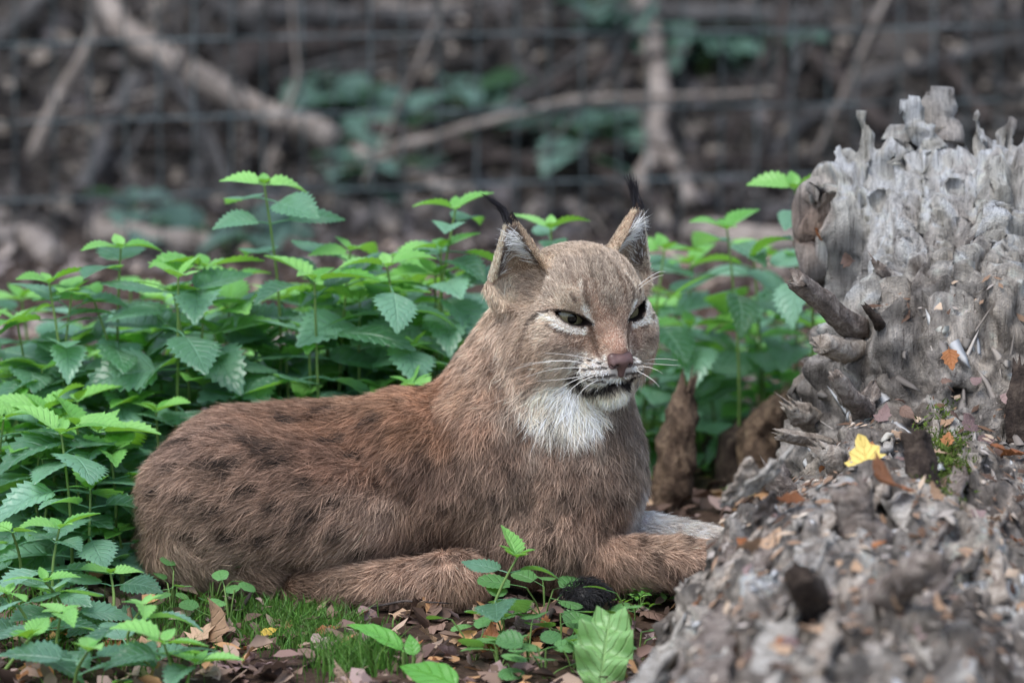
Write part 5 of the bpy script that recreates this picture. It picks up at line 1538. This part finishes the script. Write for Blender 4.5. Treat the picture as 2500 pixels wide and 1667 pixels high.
def coat(P, nseed=0):
    """colour, flow, length, lift at points on the skin"""
    n = len(P)
    col = np.zeros((n, 3)); vec = np.zeros((n, 3)); val = np.zeros((n, 2))
    for i in range(0, n, 20000):
        d2 = ((P[i:i + 20000, None] - cpos[None]) ** 2).sum(-1)
        w = cmir / (d2 + (10 * U) ** 2) ** 2.2
        w /= w.sum(1, keepdims=True)
        col[i:i + 20000] = w @ ccol; vec[i:i + 20000] = w @ cvec; val[i:i + 20000] = w @ cval
    # soft cloudy mottling of the coat
    body = np.clip((val[:, 0] - 24) / 14, 0, 1)
    st = P * np.array([0.55, 1, 1.0])
    m1 = fbm(st, 38, 3, off=3.1); m2 = fbm(st, 95, 3, off=9.7)
    gain = 1 + body * (0.26 * m1 + 0.42 * m2 + 0.25 * noise(st, 230, 41.0)) + (1 - body) * (0.22 * m2 + 0.16 * fbm(P, 240, 2, off=77))
    col = col * gain[:, None]
    dark = np.clip((fbm(st, 105, 2, off=21.0) - 0.42) * 3, 0, 1) * body * 0.55
    col = col * (1 - dark[:, None]) + lin((70, 50, 42)) * dark[:, None]
    lng = np.clip((val[:, 0] - 36) / 12, 0, 1) * (col.mean(1) > 0.3)
    stk = smooth(0.05, 0.5, noise(P * np.array([1, 1, 0.3]), 85, 63.0))
    col = col * (1 - (0.3 * lng * stk)[:, None] * np.array([0.9, 1.0, 1.08]))
    jit = fbm(P, 160, 2, off=31.0)
    for p, w, c, a in MARKS:
        sel = np.where(np.all((P > p.min(0) - 2.4 * w) & (P < p.max(0) + 2.2 * w), axis=1))[0]
        if len(sel) == 0:
            continue
        if len(p) == 1:
            d = np.linalg.norm(P[sel] - p[0], axis=1)
        else:
            d = np.min([seg_dist(P[sel], p[k], p[k + 1]) for k in range(len(p) - 1)], axis=0)
        d = d * (1 + 0.28 * jit[sel])
        sft = 1.1 if w > 8.5 * U else 0.7
        e = np.clip((1.0 + sft / 2 - d / w) / sft, 0, 1) * a
        col[sel] = col[sel] * (1 - e[:, None]) + c * e[:, None]
    return col, vec, val

# ---- skin
lynx = empty("lynx", (B(950, 1450, 0)[0], 0.02, 0.0), "brown spotted lynx lying on the ground with raised head and tufted ears", "lynx")
LINV = Matrix.Translation(-Vector(lynx.location))
def lynx_part(name, me, mat):
    o = add(name, me, mat, lynx)
    o.matrix_local = LINV
    return o
skin_col, _, _ = coat(LV)
ear_in = np.zeros(len(LV), bool)
ed = np.minimum(almond(LV, -1), almond(LV, 1))
hq = to_head(LV)
rim = (ed < 3.5) & (hq[:, 0] > 90) & (hq[:, 2] < 20)
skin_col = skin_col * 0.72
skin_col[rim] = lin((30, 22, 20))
m_skin = mat_vcol("lynx_skin", 0.9, 0.1)
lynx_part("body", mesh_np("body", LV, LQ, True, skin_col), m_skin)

# ---- hair roots
tri = np.concatenate([LQ[:, [0, 1, 2]], LQ[:, [0, 2, 3]]])
A_, B_, C_ = LV[tri[:, 0]], LV[tri[:, 1]], LV[tri[:, 2]]
fn = np.cross(B_ - A_, C_ - A_); area = np.linalg.norm(fn, axis=1) / 2
fn /= (2 * area[:, None] + 1e-12)
cen = (A_ + B_ + C_) / 3
vd = CAM - cen; vd /= np.linalg.norm(vd, axis=1, keepdims=True)
facing = (fn * vd).sum(1)
hc = to_head(cen)
is_face = (hc[:, 0] > -40) & (hc[:, 2] > -260) & (hc[:, 2] < 220) & (np.abs(hc[:, 1]) < 220) & (cen[:, 2] > B(1400, 1010, 0)[2])
wgt = area * np.where(facing > -0.25, 1.0, 0.22) * np.where(is_face, 1.9, 1.0) * np.where(cen[:, 2] < 0.012, 0.2, 1.0)
NH = 300000
pick = rng.choice(len(tri), NH, p=wgt / wgt.sum())
r1, r2 = rng.random(NH), rng.random(NH)
fl = r1 + r2 > 1; r1[fl], r2[fl] = 1 - r1[fl], 1 - r2[fl]
root = A_[pick] + r1[:, None] * (B_ - A_)[pick] + r2[:, None] * (C_ - A_)[pick]
vn = np.zeros_like(LV)
for c_ in range(3):
    np.add.at(vn, tri[:, c_], fn * area[:, None])
vn /= np.linalg.norm(vn, axis=1, keepdims=True) + 1e-12
rn = vn[tri[pick, 0]] * (1 - r1 - r2)[:, None] + vn[tri[pick, 1]] * r1[:, None] + vn[tri[pick, 2]] * r2[:, None]
rn /= np.linalg.norm(rn, axis=1, keepdims=True) + 1e-12
hcol, hvec, hval = coat(root)
hh = to_head(root)
ed = np.minimum(almond(root, -1), almond(root, 1))
eye_zone = (hh[:, 0] > 85) & (hh[:, 2] < 30) & (hh[:, 2] > -110)
nose_zone = (hh[:, 0] > 212) & (np.abs(hh[:, 1]) < 30) & (hh[:, 2] > -182) & (hh[:, 2] < -120)
keep = ~(eye_zone & (ed < 1.5)) & ~nose_zone & (root[:, 2] > 0.0)
# eye rims
rimz = eye_zone & (ed < 4.2)
hcol[rimz] = lin((26, 18, 18))
hval[eye_zone & (ed < 12), 0] = 6
# ears
ear_depth = np.full(NH, -1.0)
hval[:, 0] = np.where((hval[:, 0] < 15) & (hh[:, 0] > 150), hval[:, 0] * 0.72, hval[:, 0])
hlen = np.where(hval[:, 0] < 47, hval[:, 0] * 0.80, 37.6 + (hval[:, 0] - 47) * 0.7) * U
hlift = hval[:, 1].copy()
for s in (-1, 1):
    base, tip = EAR_BASE[s], EAR_TIP[s]
    ax = tip - base; L2 = ax @ ax
    t = ((root - base) @ ax) / L2
    od = ear_od(s)
    side = np.cross(od, HU); side /= np.linalg.norm(side)
    if (side @ HL) * s > 0:
        side = -side                                          # points to the middle of the head
    rel = root - (base + t[:, None] * ax)
    x = rel @ side; w_here = 90 * U + t * (13 - 90) * U
    inside_ear = (t > 0.12) & (t < 1.12) & (np.linalg.norm(rel, axis=1) < 90 * U)
    front = inside_ear & ((rel @ od) > -6 * U)
    back = inside_ear & ~front
    upd = ax / math.sqrt(L2)
    u = np.clip(x / (w_here + 1e-6), -1.2, 1.2)
    # back of the ear: short grey-brown with dark tip
    hvec[back] = upd; hlen[back] = 9 * U; hlift[back] = 0.2
    hcol[back] = lin((150, 126, 104)) * (0.9 + 0.2 * rng.random((back.sum(), 1)))
    hollow = front & (np.abs(u) < 0.72) & (t < 0.9)
    rimf = front & ~hollow
    hvec[rimf] = upd * 0.8 + 0.2 * od; hlen[rimf] = 9 * U; hlift[rimf] = 0.3
    cc = np.where((u > 0)[:, None], lin((172, 142, 114)), lin((178, 160, 140)))
    hcol[rimf] = cc[rimf] * (0.9 + 0.2 * rng.random((rimf.sum(), 1)))
    # inside: pale brushes growing from the inner edge across a dark hollow
    hvec[hollow] = (upd * 0.55 - side * np.where(u > -0.1, 0.8, -0.5)[:, None])[hollow]
    rr = rng.random(NH)
    pale = hollow & (t < 0.78) & (((u > 0.0) & (u < 0.6) & (rr < 0.7)) | (rr < 0.10))
    darkh = hollow & ~pale
    hcol[pale] = lin((222, 212, 204)) * (0.75 + 0.3 * rng.random((pale.sum(), 1)))
    hlen[pale] = (26 + 14 * rng.random(pale.sum())) * U; hlift[pale] = 0.45
    hcol[darkh] = lin((92, 74, 66)) * (0.8 + 0.4 * rng.random((darkh.sum(), 1))); hlen[darkh] = 12 * U; hlift[darkh] = 0.25
    tipz = inside_ear & (t > 0.93)
    hcol[tipz] = lin((44, 36, 38))
# make flow tangential, tousled in locks
tn = hvec - (hvec * rn).sum(1, keepdims=True) * rn
tn /= np.linalg.norm(tn, axis=1, keepdims=True) + 1e-9
side = np.cross(rn, tn)
longf = np.clip(hlen / (40 * U), 0.12, 1.3)
sw = (0.42 * noise(root, 34, 5.0) + 0.62 * noise(root, 75, 15.0) + 0.70 * noise(root, 190, 25.0)) * np.clip(longf, .35, 1)
sw = sw + rng.normal(0, 0.32, NH)
tn2 = tn * np.cos(sw)[:, None] + side * np.sin(sw)[:, None]
lift = np.clip(hlift + 0.16 * noise(root, 60, 45.0) + 0.14 * noise(root, 170, 55.0) + rng.normal(0, 0.15, NH), 0.05, 1.2)
ln = hlen * np.clip(1 + 0.16 * noise(root, 120, 65.0) + rng.normal(0, 0.22, NH), 0.45, 1.6)
d0 = tn2 * np.cos(lift)[:, None] + rn * np.sin(lift)[:, None]
grav = np.array([0, 0, -1.0])
bend = tn2 * 0.35 + grav * 0.14 * longf[:, None] - rn * (0.5 * lift)[:, None] + rng.normal(0, 0.14, (NH, 3))
w0 = np.where(hlen > 24 * U, 0.00029, 0.00027) * (0.75 + 0.5 * rng.random(NH))
rot = rng.normal(0, 0.9, NH)
wdir = np.cross(d0, rn); wdir /= np.linalg.norm(wdir, axis=1, keepdims=True) + 1e-9
wdir = wdir * np.cos(rot)[:, None] + np.cross(d0, wdir) * np.sin(rot)[:, None]
def strand(sv):
    return root + (ln * sv)[:, None] * d0 + (ln * sv * sv)[:, None] * bend * 0.6
p0, p1, p2, p3 = strand(0.0) - rn * 0.001, strand(0.36), strand(0.7), strand(1.0)
for q in (p1, p2, p3):
    q[:, 2] = np.maximum(q[:, 2], 0.003)
kp = np.where(keep)[0]
def ribbon_mesh(name, P0, P1, P2, P3, W, w, c_root, c_mid, c_tip):
    n = len(P0)
    V = np.stack([P0 - W * w[:, None], P0 + W * w[:, None], P1 - W * (w * 0.95)[:, None], P1 + W * (w * 0.95)[:, None],
                  P2 - W * (w * 0.65)[:, None], P2 + W * (w * 0.65)[:, None], P3], 1).reshape(-1, 3)
    i = np.arange(n)[:, None] * 7
    Q = np.concatenate([i + np.array([[0, 1, 3, 2]]), i + np.array([[2, 3, 5, 4]])], 1).reshape(-1, 4)
    Tt = i + np.array([[4, 5, 6]])
    C = np.stack([c_root, c_root, c_mid, c_mid, (c_mid + c_tip) / 2, (c_mid + c_tip) / 2, c_tip], 1).reshape(-1, 3)
    return mesh_np(name, V, [Q, Tt], True, np.clip(C, 0, 0.95))
FG = 1.82
fz = np.clip((26 - hval[:, 0]) / 10, 0, 1)[:, None]
hcol = hcol * (1 + 0.06 * fz)
hcol = hcol * (1 - 0.22 * fz) + hcol.mean(1, keepdims=True) * 0.22 * fz
hcol = hcol * 0.76 + hcol.mean(1, keepdims=True) * np.array([1.03, 1.0, 0.97]) * 0.24
hcol = hcol * np.array([0.99, 1.0, 0.93])
tone = np.exp(rng.normal(0, 0.22, NH))
pale_tip = np.where(rng.random(NH) < 0.2, 1.6, 1.12)
dark_hair = np.where((rng.random(NH) < 0.10) & (hlen > 30 * U) & (hcol.mean(1) < 0.3), 0.5, 1.0)
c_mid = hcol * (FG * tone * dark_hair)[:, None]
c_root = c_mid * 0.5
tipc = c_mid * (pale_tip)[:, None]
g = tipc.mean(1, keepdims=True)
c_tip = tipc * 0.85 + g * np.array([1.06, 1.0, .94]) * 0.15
m_fur = mat_vcol("lynx_fur", 0.62, 0.22, 0.22)
ruff = (hval[:, 0] > 47) & (hcol.mean(1) > 0.33)
ka, kb = kp[~ruff[kp]], kp[ruff[kp]]
for nm, k in (("coat_fur", ka), ("ruff_fur", kb)):
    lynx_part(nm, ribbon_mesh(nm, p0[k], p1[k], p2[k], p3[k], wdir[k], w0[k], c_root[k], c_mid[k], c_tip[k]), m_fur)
print("fur", len(ka), len(kb), round(time.time() - T0, 1))

# ---- eyes
m_eye, nt, out = new_mat("lynx_eye")
b = principled(nt, out, 0.06, 0.5)
a = N(nt, "ShaderNodeAttribute", attribute_name="Col")
L(nt, a.outputs["Color"], b.inputs["Base Color"])
for s in (-1, 1):
    nlat, nlon = 48, 48
    th = np.linspace(0, np.pi, nlat); ph = np.arange(nlon) * 2 * np.pi / nlon
    gaze = EYE_D[s] * 0.8 + HF * 0.5 + np.array([0.10, 0, -0.05])
    if s > 0:
        gaze = EYE_D[s] * 0.5 + HF * 0.5 + np.array([-0.25, -0.45, -0.05])
    gaze = gaze / np.linalg.norm(gaze)
    ax1 = np.cross(gaze, HU); ax1 /= np.linalg.norm(ax1); ax2 = np.cross(ax1, gaze)
    V = np.array([EYE_C[s] + EYE_R * U * (math.cos(t) * gaze + math.sin(t) * (math.cos(p) * ax1 + math.sin(p) * ax2)) for t in th for p in ph])
    tt = np.repeat(np.degrees(th), nlon)
    col = np.where((tt < 0)[:, None], lin((12, 11, 10)), np.where((tt < 44)[:, None], lin((112, 104, 78)), lin((34, 24, 20))))
    col = np.where(((tt >= 41) & (tt < 49))[:, None], lin((30, 24, 18)), col)
    pp = np.tile(ph, nlat)
    col = col * (1 + 0.18 * np.sin(pp * 11 + tt))[:, None]
    i, j = np.meshgrid(np.arange(nlat - 1), np.arange(nlon), indexing='ij')
    Q = np.stack([i * nlon + j, (i + 1) * nlon + j, (i + 1) * nlon + (j + 1) % nlon, i * nlon + (j + 1) % nlon], -1).reshape(-1, 4)
    eye = lynx_part("eye", mesh_np("eye", V, Q, True, np.tile(lin((34, 24, 20)), (len(V), 1))), m_eye)
    for nm, lim, grow in (("iris", 47, 1.006), ("pupil", 13, 1.012)):
        nl = int(np.sum(np.degrees(th) < lim)) + 1
        V2 = EYE_C[s] + (V[:nl * nlon] - EYE_C[s]) * grow
        c2 = col[:nl * nlon] if nm == "iris" else np.tile(lin((12, 11, 10)), (nl * nlon, 1))
        o = add(nm, mesh_np(nm, V2, Q[:(nl - 1) * nlon], True, c2), m_eye, eye)
        o.matrix_local = Matrix.Identity(4)

# ---- nose pad
ns = SDF()
def hn(f, l, u): return H(f + 5, l * 1.15, u - 9)
ns.cone(hn(4 + 218, -18, -128), hn(4 + 218, 18, -128), 13 * U, 13 * U, 4 * U)
ns.ell(hn(4 + 222, 0, -136), np.array((20, 30, 17)) * U, HR, 6 * U)
ns.cone(hn(4 + 226, 0, -138), hn(4 + 224, 0, -168), 14 * U, 8 * U, 8 * U)
for s in (-1, 1):
    ns.ell(hn(4 + 222, s * 20, -141), np.array((15, 10, 13)) * U, HR, 5 * U)
    ns.ell(hn(4 + 238, s * 15, -146), np.array((12, 5.5, 5.5)) * U, HR, 3 * U, True)
    ns.cone(hn(4 + 232, s * 18, -147), hn(4 + 226, s * 32, -142), 3.5 * U, 2.5 * U, 3 * U, True)
NV, NQ = ns.mesh(hn(4 + 222, 0, -146) - 0.03, hn(4 + 222, 0, -146) + 0.03, 0.0009)
nq = to_head(NV); nq[:, 2] += 9; nq[:, 1] /= 1.15
nostril = np.exp(-(((np.abs(nq[:, 1]) - 17) / 8) ** 2 + ((nq[:, 2] + 146) / 6) ** 2))
ncol = lin((96, 72, 68)) * (1 - 0.55 * nostril[:, None]) * (1 + 0.12 * fbm(NV, 900, 2))[:, None]
edge_top = np.clip((nq[:, 2] + 122) / 6, 0, 1)
ncol = ncol * (1 - 0.5 * edge_top[:, None])
m_nose = mat_vcol("lynx_nose", 0.42, 0.4)
lynx_part("nose", mesh_np("nose", NV, NQ, True, ncol), m_nose)

# ---- ear tufts, whiskers
def wisps(pts, n, spread, width, seed):
    """a bundle of fine tapering hairs along a px/py/d path"""
    rg = np.random.default_rng(seed)
    P = np.array([B(*p) for p in pts])
    parts = []
    t = np.linspace(0, 1, 7)
    seg = np.linspace(0, 1, len(P))
    for i in range(n):
        lenf = 0.55 + 0.5 * rg.random()
        path = np.stack([np.interp(t * min(lenf, 1), seg, P[:, k]) for k in range(3)], 1)
        ofs = rg.normal(0, 1, 3) * np.array([1, .6, .35]); ofs0 = rg.normal(0, 1, 3)
        path = path + (0.0022 * ofs0)[None] * (1 - t)[:, None] + np.outer(t ** 1.6, ofs * spread * U)
        parts.append(tube(path, width * (1 - 0.9 * t), 3, False))
    return join_parts(parts)
m_tuft, nt, out = new_mat("lynx_ear_tuft"); b = principled(nt, out, 0.5, 0.35); b.inputs["Base Color"].default_value = (0.018, 0.016, 0.020, 1)
eL = to_px(EAR_TIP[-1]); eR = to_px(EAR_TIP[1])
dL, dR = EAR_TIP[-1][1] / U, EAR_TIP[1][1] / U
print("ear tips px", eL, eR)
V, F = wisps([(eL[0], eL[1] + 8, dL), (eL[0] - 20, eL[1] - 26, dL), (eL[0] - 66, eL[1] - 62, dL)], 110, 8, 0.0008, 1)
lynx_part("ear_tuft", mesh_np("ear_tuft", V, F), m_tuft)
V, F = wisps([(eR[0], eR[1] + 8, dR), (eR[0] - 10, eR[1] - 34, dR), (eR[0] - 20, eR[1] - 82, dR)], 120, 8, 0.0008, 2)
lynx_part("ear_tuft", mesh_np("ear_tuft", V, F), m_tuft)
m_wh, nt, out = new_mat("lynx_whisker"); b = principled(nt, out, 0.35, 0.5); b.inputs["Base Color"].default_value = (0.78, 0.74, 0.68, 1)
WH = [[(1440, 898), (1390, 880), (1270, 890)], [(1446, 898), (1400, 886), (1330, 880), (1255, 902)], [(1434, 900), (1360, 900), (1285, 920)],
      [(1440, 916), (1390, 935), (1330, 975)], [(1450, 918), (1400, 945), (1370, 990)], [(1430, 915), (1380, 925), (1310, 930)],
      [(1456, 930), (1425, 950), (1400, 985)], [(1464, 884), (1400, 868), (1330, 862)],
      [(1568, 882), (1610, 876), (1655, 880)], [(1568, 886), (1620, 890), (1662, 892)], [(1562, 895), (1590, 898), (1618, 912)], [(1555, 905), (1590, 925), (1610, 945)],
      [(1560, 705), (1595, 680), (1620, 672)], [(1558, 698), (1600, 668), (1625, 664)]]
for k, w in enumerate(WH):
    p, ok = on_lynx([w[0]])
    if not ok[0]:
        continue
    d0_ = p[0][1] / U
    pts_ = np.array([B(x, y, d0_ - 14 * min(i, 1) - 12 * i) for i, (x, y) in enumerate(w)])
    t = np.linspace(0, 1, 9); sg = np.linspace(0, 1, len(w))
    # smooth the polyline
    path = np.stack([np.polyval(np.polyfit(sg, pts_[:, c], min(2, len(w) - 1)), t) for c in range(3)], 1)
    V, F = tube(path, 0.00045 * (1 - 0.8 * t), 4, False)
    lynx_part("whisker", mesh_np("whisker", V, F), m_wh)
print("lynx done", round(time.time() - T0, 1))
